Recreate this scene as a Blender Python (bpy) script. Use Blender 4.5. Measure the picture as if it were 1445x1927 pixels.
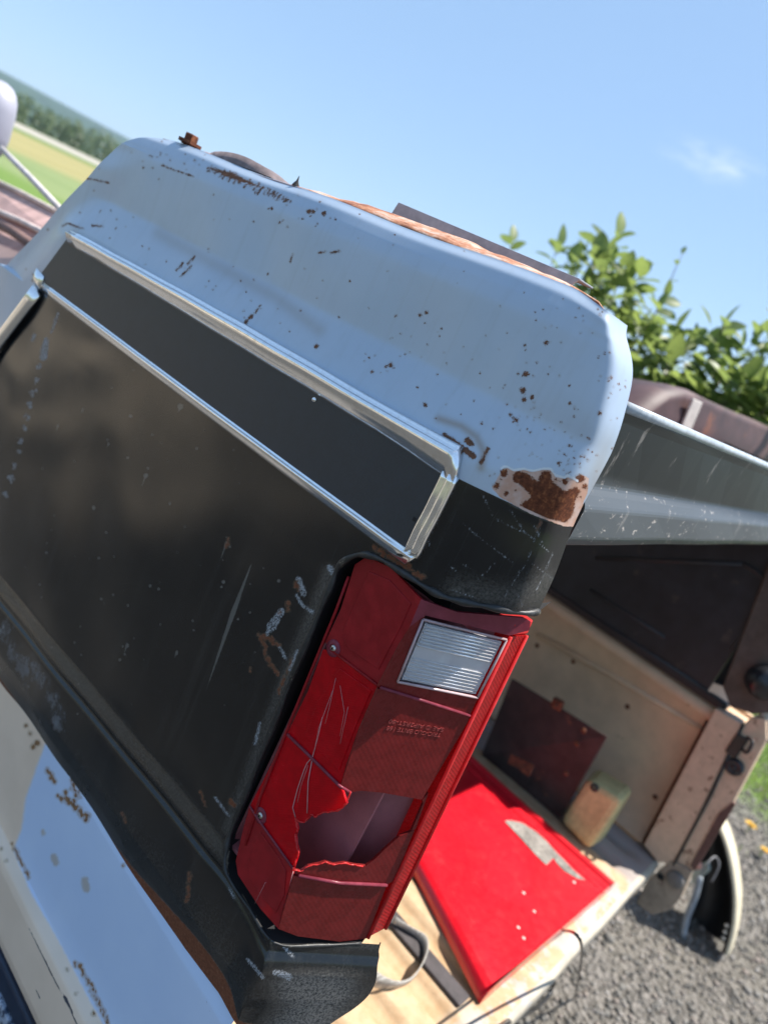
import bpy, bmesh, math, random
import numpy as np
from mathutils import Vector, Matrix, noise as mnoise
for o in list(bpy.data.objects): bpy.data.objects.remove(o)
random.seed(7); rng = np.random.default_rng(7)
scene = bpy.context.scene
col = scene.collection

# ------------------------------------------------------------------ camera
# the phone is held 0.52 m left of the bedside skin (plane x = 0), rolled 25 degrees; z = 0 is its height
PW, PH, FPX = 1445.0, 1927.0, 1336.0
ROLL, PITCH, YAW = math.radians(25.0), math.atan(358/1336.0), math.radians(54.6)
CAM = np.array([-0.52, 0.0, 0.0])
HD = np.array([math.sin(YAW), math.cos(YAW), 0.0]); RT = np.array([math.cos(YAW), -math.sin(YAW), 0.0]); UP = np.array([0, 0, 1.0])
VD = HD*math.cos(PITCH) - UP*math.sin(PITCH); VU = HD*math.sin(PITCH) + UP*math.cos(PITCH)
CR, SR = math.cos(ROLL), math.sin(ROLL)
cam_right = RT*CR + VU*SR; cam_up = -(RT*SR - VU*CR)
cd = bpy.data.cameras.new('camera'); cam = bpy.data.objects.new('camera', cd); col.objects.link(cam)
M = Matrix(((cam_right[0], cam_up[0], -VD[0], CAM[0]), (cam_right[1], cam_up[1], -VD[1], CAM[1]),
            (cam_right[2], cam_up[2], -VD[2], CAM[2]), (0, 0, 0, 1)))
cam.matrix_world = M
cd.sensor_fit = 'VERTICAL'; cd.sensor_height = 36.0; cd.lens = FPX/PH*36.0
cd.clip_start = 0.02; cd.clip_end = 20000
cd.dof.use_dof = True; cd.dof.focus_distance = 0.68; cd.dof.aperture_fstop = 4.2
scene.camera = cam

# ------------------------------------------------------------------ sun and sky
SUN_TH, SUN_EL = math.radians(54.0), math.radians(61.0)     # azimuth from the truck's rear towards its right side
SUN = Vector((math.sin(SUN_TH)*math.cos(SUN_EL), -math.cos(SUN_TH)*math.cos(SUN_EL), math.sin(SUN_EL)))
sd = bpy.data.lights.new('sun', 'SUN'); sd.energy = 4.3; sd.angle = math.radians(0.53); sd.color = (1.0, 0.95, 0.87)
so = bpy.data.objects.new('sun', sd); col.objects.link(so)
so.rotation_euler = (-SUN).to_track_quat('-Z', 'Y').to_euler()
w = bpy.data.worlds.new('World'); scene.world = w; w.use_nodes = True
wn = w.node_tree; wn.nodes.clear()
sky = wn.nodes.new('ShaderNodeTexSky'); sky.sky_type = 'NISHITA'; sky.sun_disc = False
sky.sun_elevation = SUN_EL; sky.sun_rotation = math.atan2(SUN.x, SUN.y)
sky.air_density = 0.9; sky.dust_density = 0.35; sky.ozone_density = 1.0; sky.altitude = 50
bg = wn.nodes.new('ShaderNodeBackground'); wo = wn.nodes.new('ShaderNodeOutputWorld')
SKY_STRENGTH = 0.092
bg.inputs['Strength'].default_value = SKY_STRENGTH
wn.links.new(bg.outputs[0], wo.inputs[0])
# thin fair-weather wisps: streaky noise over the whole dome, seen in a few places only
geo = wn.nodes.new('ShaderNodeTexCoord')
mp = wn.nodes.new('ShaderNodeMapping'); mp.inputs['Scale'].default_value = (7.0, 7.0, 26.0)
nz = wn.nodes.new('ShaderNodeTexNoise'); nz.inputs['Scale'].default_value = 1.3; nz.inputs['Detail'].default_value = 7; nz.inputs['Roughness'].default_value = 0.62
wn.links.new(geo.outputs['Generated'], mp.inputs[0]); wn.links.new(mp.outputs[0], nz.inputs['Vector'])
def wmath(op, a, b):
    m_ = wn.nodes.new('ShaderNodeMath'); m_.operation = op
    for k_, q_ in enumerate((a, b)):
        if isinstance(q_, bpy.types.NodeSocket): wn.links.new(q_, m_.inputs[k_])
        else: m_.inputs[k_].default_value = q_
    return m_.outputs[0]
acc = None
for az_, el_, rad_ in ((65, 17.4, 0.085), (118, 24, 0.16), (172, 16, 0.14), (215, 30, 0.18), (262, 20, 0.13), (310, 27, 0.16), (352, 38, 0.14), (75, 52, 0.2)):
    c_ = (math.sin(math.radians(az_))*math.cos(math.radians(el_)), math.cos(math.radians(az_))*math.cos(math.radians(el_)), math.sin(math.radians(el_)))
    sb = wn.nodes.new('ShaderNodeVectorMath'); sb.operation = 'SUBTRACT'; sb.inputs[1].default_value = c_; wn.links.new(geo.outputs['Generated'], sb.inputs[0])
    ml = wn.nodes.new('ShaderNodeVectorMath'); ml.operation = 'MULTIPLY'; ml.inputs[1].default_value = (1, 1, 3.2); wn.links.new(sb.outputs[0], ml.inputs[0])
    ln = wn.nodes.new('ShaderNodeVectorMath'); ln.operation = 'LENGTH'; wn.links.new(ml.outputs[0], ln.inputs[0])
    mr = wn.nodes.new('ShaderNodeMapRange'); mr.interpolation_type = 'SMOOTHSTEP'; wn.links.new(ln.outputs[1], mr.inputs[0]); mr.inputs[1].default_value = rad_; mr.inputs[2].default_value = 0.0
    acc = mr.outputs[0] if acc is None else wmath('MAXIMUM', acc, mr.outputs[0])
cr = wn.nodes.new('ShaderNodeMapRange'); cr.interpolation_type = 'SMOOTHSTEP'; cr.inputs[1].default_value = 0.40; cr.inputs[2].default_value = 0.75; wn.links.new(nz.outputs[0], cr.inputs[0])
mx = wn.nodes.new('ShaderNodeMix'); mx.data_type = 'RGBA'; mx.inputs[7].default_value = (6.6, 6.9, 7.2, 1)
wn.links.new(wmath('MULTIPLY', wmath('MULTIPLY', acc, cr.outputs[0]), 0.62), mx.inputs[0])
# even summer haze high in the air: the whole dome is drawn towards one pale blue
ev = wn.nodes.new('ShaderNodeMix'); ev.data_type = 'RGBA'; ev.inputs[0].default_value = 0.58; ev.inputs[7].default_value = (1.95, 3.15, 4.9, 1)
wn.links.new(sky.outputs[0], ev.inputs[6]); wn.links.new(ev.outputs[2], mx.inputs[6]); wn.links.new(mx.outputs[2], bg.inputs[0])
scene.view_settings.view_transform = 'Standard'; scene.view_settings.look = 'None'
scene.view_settings.exposure = 1.12; scene.view_settings.gamma = 1.0; scene.view_settings.use_curve_mapping = False
scene.cycles.max_bounces = 6; scene.cycles.diffuse_bounces = 3; scene.cycles.transparent_max_bounces = 8; scene.cycles.volume_bounces = 0

# ------------------------------------------------------------------ measuring helpers
def ray(px, py):
    a = px - PW/2; b = py - PH/2
    return VD*FPX + RT*(a*CR + b*SR) + VU*(a*SR - b*CR)
def U(px, py, x=None, y=None, z=None):
    """point of a plane of the place (x, y or z given) seen in that direction"""
    r = ray(px, py); ax, val = (0, x) if x is not None else ((1, y) if y is not None else (2, z))
    return CAM + r*((val - CAM[ax])/r[ax])
def UP_plane(px, py, p0, n):
    r = ray(px, py); return CAM + r*(((p0 - CAM) @ n)/(r @ n))
def PX(P):
    q = np.asarray(P) - CAM; zz = q @ VD; u = q @ RT/zz*FPX; v = q @ VU/zz*FPX
    return np.stack([PW/2 + u*CR + v*SR, PH/2 + u*SR - v*CR], -1)
def sm(a, b, x):
    t = np.clip((np.asarray(x, float) - a)/(b - a), 0, 1); return t*t*(3 - 2*t)

# ------------------------------------------------------------------ signed distances for wear marks (positive inside)
def sd_line(P, pts, r):
    d = np.full(len(P), 1e9)
    for a, b in zip(pts[:-1], pts[1:]):
        a = np.array(a, float); b = np.array(b, float); ab = b - a
        t = np.clip(((P - a) @ ab)/(ab @ ab + 1e-12), 0, 1)
        d = np.minimum(d, np.hypot(*(P - a - t[:, None]*ab).T))
    return r - d
def sd_taper(P, a, b, ra, rb):
    a = np.array(a, float); b = np.array(b, float); ab = b - a
    t = np.clip(((P - a) @ ab)/(ab @ ab), 0, 1)
    return ra + (rb - ra)*t - np.hypot(*(P - a - t[:, None]*ab).T)
def in_poly(P, poly):
    x, y = P[:, 0], P[:, 1]; ins = np.zeros(len(P), bool); n = len(poly)
    for i in range(n):
        x1, y1 = poly[i]; x2, y2 = poly[(i+1) % n]
        if y1 == y2: continue
        c = ((y1 > y) != (y2 > y)) & (x < (x2 - x1)*(y - y1)/(y2 - y1) + x1); ins ^= c
    return ins
def sd_poly(P, poly):
    d = -sd_line(P, list(poly) + [poly[0]], 0.0)
    return np.where(in_poly(P, poly), d, -d)
def sd_spots(P, spots, far=40.0):
    out = np.full(len(P), -far)
    for (x, y, r) in spots:
        m = (abs(P[:, 0] - x) < r + 14) & (abs(P[:, 1] - y) < r + 14)
        if m.any():
            out[m] = np.maximum(out[m], r - np.hypot(P[m, 0] - x, P[m, 1] - y))
    return out

# ------------------------------------------------------------------ mesh helpers
def link(name, me, mat=None, parent=None):
    o = bpy.data.objects.new(name, me); col.objects.link(o)
    if mat is not None:
        for m_ in (mat if isinstance(mat, (list, tuple)) else [mat]): me.materials.append(m_)
    if parent is not None: o.parent = parent
    return o
def mesh(name, V, F, mat=None, parent=None, smooth=False):
    me = bpy.data.meshes.new(name); me.from_pydata([tuple(map(float, v)) for v in V], [], F); me.update()
    if smooth: me.polygons.foreach_set('use_smooth', [True]*len(me.polygons))
    return link(name, me, mat, parent)
def grid_faces(nr, nc, keep=None):
    i = np.arange(nr - 1)[:, None]*nc + np.arange(nc - 1)[None, :]
    f = np.stack([i, i + 1, i + 1 + nc, i + nc], -1).reshape(-1, 4)
    return f if keep is None else f[keep]
def np_mesh(name, V, F, mat, parent=None, attrs=None, smooth=True):
    V = np.asarray(V, np.float32); F = np.asarray(F, np.int32)
    used = np.zeros(len(V), bool); used[F.ravel()] = True
    idx = np.cumsum(used) - 1; F = idx[F]; V = V[used]
    me = bpy.data.meshes.new(name); k = F.shape[1]
    me.vertices.add(len(V)); me.vertices.foreach_set('co', V.ravel())
    me.loops.add(F.size); me.loops.foreach_set('vertex_index', F.ravel().astype(np.int32))
    me.polygons.add(len(F)); me.polygons.foreach_set('loop_start', np.arange(0, F.size, k, dtype=np.int32))
    me.update(calc_edges=True); me.validate()
    if smooth: me.polygons.foreach_set('use_smooth', np.ones(len(me.polygons), bool))
    for n_, a in (attrs or {}).items():
        at = me.attributes.new(n_, 'FLOAT', 'POINT'); at.data.foreach_set('value', np.asarray(a, np.float32)[used])
    return link(name, me, mat, parent)
def bevel(o, wd=0.003, seg=2, ang=35):
    m_ = o.modifiers.new('bevel', 'BEVEL'); m_.width = wd; m_.segments = seg; m_.limit_method = 'ANGLE'; m_.angle_limit = math.radians(ang)
    return o
def solid(o, t, off=-1):
    m_ = o.modifiers.new('solid', 'SOLIDIFY'); m_.thickness = t; m_.offset = off; return o
def box(name, lo, hi, mat, parent=None, bv=0.0):
    x0, y0, z0 = lo; x1, y1, z1 = hi
    V = [(x, y, z) for z in (z0, z1) for y in (y0, y1) for x in (x0, x1)]
    F = [(0, 2, 3, 1), (4, 5, 7, 6), (0, 1, 5, 4), (2, 6, 7, 3), (0, 4, 6, 2), (1, 3, 7, 5)]
    o = mesh(name, V, F, mat, parent)
    if bv: bevel(o, bv)
    return o
def hexa(name, P, mat, parent=None, bv=0.0):
    """P: 4 bottom points then the 4 above them"""
    o = mesh(name, P, [(3, 2, 1, 0), (4, 5, 6, 7), (0, 1, 5, 4), (1, 2, 6, 5), (2, 3, 7, 6), (3, 0, 4, 7)], mat, parent)
    if bv: bevel(o, bv)
    return o
def sweep(name, path, prof, mat, parent=None, upv=(0, 0, 1), closed=True, smooth=True, cap=True, scale=None):
    """profile points (a, b): a along side vector, b along up vector, carried along path"""
    path = [Vector(p) for p in path]; V = []; n = len(path); k = len(prof); upv = Vector(upv)
    for i, p in enumerate(path):
        t = (path[min(i+1, n-1)] - path[max(i-1, 0)]).normalized()
        s = t.cross(upv).normalized(); u = s.cross(t).normalized()
        f = scale[i] if scale is not None else 1.0
        for a, b in prof: V.append(p + s*a*f + u*b*f)
    F = []
    for i in range(n - 1):
        for j in range(k if closed else k - 1):
            j2 = (j + 1) % k; F.append((i*k + j, i*k + j2, (i+1)*k + j2, (i+1)*k + j))
    if cap and closed: F.append(tuple(range(k))[::-1]); F.append(tuple((n-1)*k + j for j in range(k)))
    return mesh(name, V, F, mat, parent, smooth)
def smooth_path(pts, sub=6):
    pts = [Vector(p) for p in pts]; out = []
    for i in range(len(pts) - 1):
        p0 = pts[max(i-1, 0)]; p1 = pts[i]; p2 = pts[i+1]; p3 = pts[min(i+2, len(pts)-1)]
        for j in range(sub):
            t = j/sub
            out.append(0.5*((2*p1) + (p2 - p0)*t + (2*p0 - 5*p1 + 4*p2 - p3)*t*t + (3*p1 - p0 - 3*p2 + p3)*t*t*t))
    out.append(pts[-1]); return out
def tube(name, pts, r, mat, parent=None, seg=8, scale=None):
    pr = [(r*math.cos(2*math.pi*i/seg), r*math.sin(2*math.pi*i/seg)) for i in range(seg)]
    d = Vector(pts[-1]) - Vector(pts[0]); upv = (0, 0, 1) if abs(d.normalized().z) < 0.9 else (1, 0, 0)
    return sweep(name, pts, pr, mat, parent, upv=upv, scale=scale)
def lathe(name, prof, mat, parent=None, origin=(0, 0, 0), axis=(0, 0, 1), seg=24, smooth=True):
    q = Vector((0, 0, 1)).rotation_difference(Vector(axis)); V = []; F = []; k = len(prof)
    for i in range(seg):
        a = 2*math.pi*i/seg
        for r, h in prof: V.append(Vector(origin) + q @ Vector((r*math.cos(a), r*math.sin(a), h)))
    for i in range(seg):
        for j in range(k - 1):
            i2 = (i + 1) % seg; F.append((i*k + j, i2*k + j, i2*k + j + 1, i*k + j + 1))
    return mesh(name, V, F, mat, parent, smooth)
def thing(name, label, cat, loc=(0, 0, 0), group=None):
    o = bpy.data.objects.new(name, None); col.objects.link(o); o.location = loc; o.empty_display_size = 0.1
    return tag(o, label, cat, group)
def tag(o, label, cat, group=None):
    o['label'] = label; o['category'] = cat
    if group: o['group'] = group
    return o
def adopt(parent):
    """children were built in world coordinates: keep them there under a parent that stands elsewhere"""
    bpy.context.view_layer.update()
    def rec(p):
        for ch in list(p.children):
            if ch.matrix_parent_inverse == Matrix(): ch.matrix_parent_inverse = p.matrix_world.inverted()
    rec(parent)

# ------------------------------------------------------------------ material helpers
class NT:
    def __init__(self, name):
        self.m = bpy.data.materials.new(name); self.m.use_nodes = True; self.t = self.m.node_tree; self.t.nodes.clear()
        self.out = self.n('ShaderNodeOutputMaterial'); self.b = self.n('ShaderNodeBsdfPrincipled')
        self.l(self.b.outputs[0], self.out.inputs[0])
    def n(self, ty): return self.t.nodes.new(ty)
    def l(self, a, b): self.t.links.new(a, b)
    def s(self, sock, v):
        if isinstance(v, bpy.types.NodeSocket): self.l(v, sock)
        elif isinstance(v, (tuple, list)) and len(v) == 3 and sock.type == 'RGBA': sock.default_value = (*v, 1)
        else: sock.default_value = v
    def attr(self, n_):
        a = self.n('ShaderNodeAttribute'); a.attribute_name = n_; return a.outputs['Fac']
    def co(self, kind='Object'): return self.n('ShaderNodeTexCoord').outputs[kind]
    def map(self, v, sc=(1, 1, 1), rot=(0, 0, 0), loc=(0, 0, 0)):
        m_ = self.n('ShaderNodeMapping'); m_.inputs['Scale'].default_value = sc; m_.inputs['Rotation'].default_value = rot; m_.inputs['Location'].default_value = loc
        self.l(v, m_.inputs[0]); return m_.outputs[0]
    def noise(self, v, sc, det=4, rough=0.55, out=0):
        n_ = self.n('ShaderNodeTexNoise'); n_.inputs['Scale'].default_value = sc; n_.inputs['Detail'].default_value = det; n_.inputs['Roughness'].default_value = rough
        self.l(v, n_.inputs['Vector']); return n_.outputs[out]
    def voro(self, v, sc, feat='F1', out=0):
        n_ = self.n('ShaderNodeTexVoronoi'); n_.feature = feat; n_.inputs['Scale'].default_value = sc; self.l(v, n_.inputs['Vector']); return n_.outputs[out]
    def math(self, op, a, b=0.0, c=None, clamp=False):
        m_ = self.n('ShaderNodeMath'); m_.operation = op; m_.use_clamp = clamp; self.s(m_.inputs[0], a); self.s(m_.inputs[1], b)
        if c is not None: self.s(m_.inputs[2], c)
        return m_.outputs[0]
    def step(self, v, a, b, lo=0.0, hi=1.0):
        m_ = self.n('ShaderNodeMapRange'); m_.interpolation_type = 'SMOOTHSTEP'; self.s(m_.inputs[0], v)
        m_.inputs[1].default_value = a; m_.inputs[2].default_value = b; m_.inputs[3].default_value = lo; m_.inputs[4].default_value = hi
        return m_.outputs[0]
    def mix(self, f, a, b):
        m_ = self.n('ShaderNodeMix'); m_.data_type = 'RGBA'; self.s(m_.inputs[0], f); self.s(m_.inputs[6], a); self.s(m_.inputs[7], b); return m_.outputs[2]
    def mixf(self, f, a, b):
        m_ = self.n('ShaderNodeMix'); m_.data_type = 'FLOAT'; self.s(m_.inputs[0], f); self.s(m_.inputs[2], a); self.s(m_.inputs[3], b); return m_.outputs[0]
    def ramp(self, v, *stops):
        r = self.n('ShaderNodeValToRGB'); e = r.color_ramp.elements
        while len(e) < len(stops): e.new(0.5)
        for k, (p, c) in enumerate(stops): e[k].position = p; e[k].color = (*c, 1)
        self.s(r.inputs[0], v); return r.outputs[0]
    def sep(self, v):
        s_ = self.n('ShaderNodeSeparateXYZ'); self.l(v, s_.inputs[0]); return s_.outputs
    def bump(self, h, strength=0.3, dist=0.001):
        b = self.n('ShaderNodeBump'); b.inputs['Strength'].default_value = strength; b.inputs['Distance'].default_value = dist
        self.l(h, b.inputs['Height']); self.l(b.outputs[0], self.b.inputs['Normal']); return b
    def set(self, **k):
        for n_, v in k.items(): self.s(self.b.inputs[n_.replace('_', ' ')], v)
        return self
def plain(name, c, rough=0.5, metal=0.0, nscale=40.0, amt=0.25, spot=None, coat=0.0, bump=0.0, spec=None):
    """plain surface with mottled colour, uneven gloss and, with spot, stained flecks"""
    t = NT(name); v = t.co()
    n1 = t.noise(v, nscale, 6, 0.6); n2 = t.noise(v, nscale*0.17, 3)
    f = t.math('ADD', t.math('MULTIPLY', n1, 0.6), t.math('MULTIPLY', n2, 0.4))
    cc = t.mix(t.step(f, 0.3, 0.7), tuple(x*(1 - amt) for x in c), tuple(min(1, x*(1 + amt)) for x in c))
    if spot: cc = t.mix(t.step(t.noise(v, nscale*0.6, 7, 0.7), spot[1], spot[1] + 0.07), cc, spot[0])
    t.set(Base_Color=cc, Roughness=t.mixf(n1, max(0, rough - 0.08), min(1, rough + 0.1)), Metallic=metal, Coat_Weight=coat)
    if spec is not None: t.b.inputs['Specular IOR Level'].default_value = spec
    if bump: t.bump(n1, 0.5, bump)
    return t.m
RUST_D, RUST_M, RUST_O = (0.050, 0.018, 0.011), (0.145, 0.047, 0.022), (0.36, 0.14, 0.055)
def rust_color(t, v, sc=220):
    n_ = t.noise(v, sc, 6, 0.7); return t.ramp(n_, (0.30, RUST_D), (0.55, RUST_M), (0.74, RUST_O))

# ---- bedside skin: grey-blue paint above, black enamel below, wear from vertex distances
def bedside_material():
    t = NT('bedside_paint'); v = t.co(); x, y, z = t.sep(v)
    fine = t.noise(v, 900, 3, 0.6); mid = t.noise(v, 160, 5, 0.65); big = t.noise(v, 12, 4, 0.55)
    edge = t.math('ADD', t.math('MULTIPLY', t.math('SUBTRACT', fine, 0.5), 10.0), t.math('MULTIPLY', t.math('SUBTRACT', mid, 0.5), 9.0))
    black = t.step(t.attr('black'), -0.5, 0.5)
    grey = t.mix(t.step(big, 0.35, 0.65), (0.395, 0.480, 0.590), (0.420, 0.500, 0.605))
    grey = t.mix(t.math('MULTIPLY', t.step(t.noise(v, 60, 6, 0.7), 0.5, 0.8), 0.18), grey, (0.33, 0.37, 0.42))
    grey = t.mix(t.math('MULTIPLY', t.attr('stain'), 0.75), grey, (0.27, 0.21, 0.15))
    blk = t.mix(t.step(big, 0.35, 0.7), (0.004, 0.006, 0.008), (0.009, 0.010, 0.011))
    # dust and oxidation on the black
    dustn = t.math('MULTIPLY', t.step(t.noise(v, 420, 6, 0.75), 0.34, 0.72), t.attr('dust'))
    blk = t.mix(t.math('MULTIPLY', dustn, 0.8), blk, (0.17, 0.158, 0.142))
    fadn = t.math('MULTIPLY', t.step(t.math('ADD', t.math('MULTIPLY', t.noise(v, 30, 6, 0.7), 0.9), t.attr('fade')), 0.75, 1.15), 0.9)
    blk = t.mix(fadn, blk, (0.26, 0.29, 0.33))
    # fine hairline scratches in two directions
    h1 = t.noise(t.map(v, (900, 900, 12), (math.radians(52), 0, 0)), 1.0, 2, 0.5); h2 = t.noise(t.map(v, (900, 900, 10), (math.radians(-20), 0, 0)), 1.0, 2, 0.5)
    hair = t.math('MAXIMUM', t.step(h1, 0.66, 0.78), t.step(h2, 0.70, 0.80))
    blk = t.mix(t.math('MULTIPLY', hair, 0.05), blk, (0.25, 0.25, 0.25))
    run = t.step(t.noise(t.map(v, (70, 70, 2.2)), 1.0, 5, 0.65), 0.48, 0.75)
    grey = t.mix(t.math('MULTIPLY', run, 0.14), grey, (0.28, 0.29, 0.30)); blk = t.mix(t.math('MULTIPLY', run, 0.10), blk, (0.10, 0.095, 0.085))
    blk = t.mix(t.math('MULTIPLY', t.step(t.noise(v, 650, 3, 0.7), 0.70, 0.76), 0.30), blk, (0.22, 0.21, 0.19))
    c = t.mix(black, grey, blk)
    # white scuffs
    strk = t.noise(t.map(v, (900, 900, 110), (math.radians(58), 0, 0)), 1.0, 4, 0.7)
    sc = t.math('MULTIPLY', t.step(t.math('ADD', t.attr('scuff'), t.math('MULTIPLY', t.math('SUBTRACT', strk, 0.5), 16.0)), -1.0, 1.2), t.step(t.noise(v, 520, 5, 0.8), 0.40, 0.58))
    c = t.mix(t.math('MULTIPLY', sc, 0.8), c, (0.42, 0.44, 0.47))
    c = t.mix(t.math('MULTIPLY', t.step(t.math('ADD', t.attr('soft'), t.math('MULTIPLY', edge, 0.25)), 0.0, 1.0), 0.45), c, (0.22, 0.21, 0.19))
    # bare primer and rust
    pr = t.step(t.math('ADD', t.attr('primer'), t.math('MULTIPLY', edge, 0.4)), -0.3, 0.3)
    prc = t.mix(t.step(t.noise(v, 70, 4), 0.4, 0.65), (0.50, 0.30, 0.22), (0.55, 0.40, 0.34))
    c = t.mix(pr, c, prc)
    halo = t.step(t.math('ADD', t.attr('rust'), t.math('MULTIPLY', edge, 0.7)), -3.5, 0.5)
    c = t.mix(t.math('MULTIPLY', halo, 0.35), c, (0.24, 0.15, 0.09))
    ru = t.step(t.math('ADD', t.attr('rust'), t.math('MULTIPLY', edge, 1.1)), -0.5, 0.5)
    c = t.mix(ru, c, t.mix(black, t.mix(pr, t.ramp(t.noise(v, 260, 6, 0.7), (0.3, (0.085, 0.045, 0.032)), (0.6, (0.18, 0.088, 0.055)), (0.8, (0.30, 0.16, 0.09))), rust_color(t, v, 260)), t.ramp(t.noise(v, 300, 6, 0.7), (0.3, (0.09, 0.032, 0.018)), (0.6, (0.19, 0.075, 0.04)), (0.8, (0.30, 0.17, 0.11)))))
    chip = t.step(t.math('ADD', t.attr('chip'), t.math('MULTIPLY', edge, 0.25)), -0.4, 0.4)
    c = t.mix(chip, c, (0.62, 0.66, 0.70))
    worn = t.math('MAXIMUM', t.math('MAXIMUM', pr, ru), sc)
    rg = t.mixf(black, t.mixf(mid, 0.33, 0.40), t.mixf(t.step(t.noise(v, 6, 4), 0.3, 0.7), 0.09, 0.20))
    rg = t.math('ADD', rg, t.math('MULTIPLY', t.math('ADD', t.math('MULTIPLY', t.attr('dust'), black), fadn), 0.4), clamp=True)
    rg = t.mixf(worn, rg, 0.85)
    t.set(Base_Color=c, Roughness=rg, Specular_IOR_Level=t.mixf(worn, t.mixf(black, 0.5, 0.5), 0.15), Metallic=t.math('MULTIPLY', t.math('SUBTRACT', 1.0, black), t.math('MULTIPLY', t.math('SUBTRACT', 1.0, worn), 0.12)), Coat_Weight=t.math('MULTIPLY', t.math('SUBTRACT', 1.0, black), t.math('MULTIPLY', t.math('SUBTRACT', 1.0, worn), 0.25)), Coat_Roughness=0.12)
    hgt = t.math('ADD', t.math('MULTIPLY', ru, t.math('MULTIPLY', mid, 1.0)), t.math('MULTIPLY', t.noise(v, 1500, 2), 0.02))
    t.bump(hgt, 0.6, 0.0007)
    return t.m

M_bed = bedside_material()
M_chrome = None
def chrome_material():
    t = NT('worn_chrome'); v = t.co(); n_ = t.noise(v, 120, 6, 0.7); s_ = t.noise(t.map(v, (600, 8, 600)), 1, 3)
    c = t.mix(t.step(n_, 0.45, 0.75), (0.90, 0.91, 0.92), (0.78, 0.77, 0.75))
    c = t.mix(t.math('MULTIPLY', t.step(t.noise(v, 500, 5, 0.7), 0.62, 0.72), 0.5), c, (0.30, 0.27, 0.23))
    t.set(Base_Color=c, Metallic=0.95, Roughness=t.math('ADD', t.mixf(s_, 0.08, 0.17), t.math('MULTIPLY', t.step(n_, 0.5, 0.8), 0.12)))
    t.bump(t.noise(v, 60, 3, 0.5), 0.12, 0.0006); return t.m
M_chrome = chrome_material()
M_insert = plain('black_insert_tape', (0.017, 0.024, 0.034), 0.42, nscale=300, amt=0.15, bump=0.0001)
M_black = plain('black_enamel', (0.014, 0.015, 0.018), 0.30, nscale=60, amt=0.3, spot=((0.17, 0.14, 0.11), 0.66))
M_void = plain('void_black', (0.008, 0.008, 0.009), 0.8)  # near-black standing for shade in gaps and holes, and for black parts
M_dust = plain('dusty_black', (0.030, 0.029, 0.029), 0.5, nscale=50, amt=0.5, spot=((0.16, 0.13, 0.10), 0.60))
M_rust = NT('rust'); M_rust.set(Base_Color=rust_color(M_rust, M_rust.co(), 90), Roughness=0.9); M_rust.bump(M_rust.noise(M_rust.co(), 250, 6, 0.7), 0.6, 0.001); M_rust = M_rust.m
def flange_material():
    t = NT('rusty_flange'); v = t.co(); n_ = t.noise(t.map(v, (1, 0.45, 1)), 70, 7, 0.72)
    t.set(Base_Color=t.ramp(n_, (0.34, (0.17, 0.055, 0.028)), (0.47, (0.44, 0.19, 0.10)), (0.58, (0.56, 0.40, 0.32)), (0.75, (0.58, 0.53, 0.50))), Roughness=0.8)
    t.bump(t.noise(v, 300, 5, 0.7), 0.6, 0.001); return t.m
M_flange = flange_material()

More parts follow.
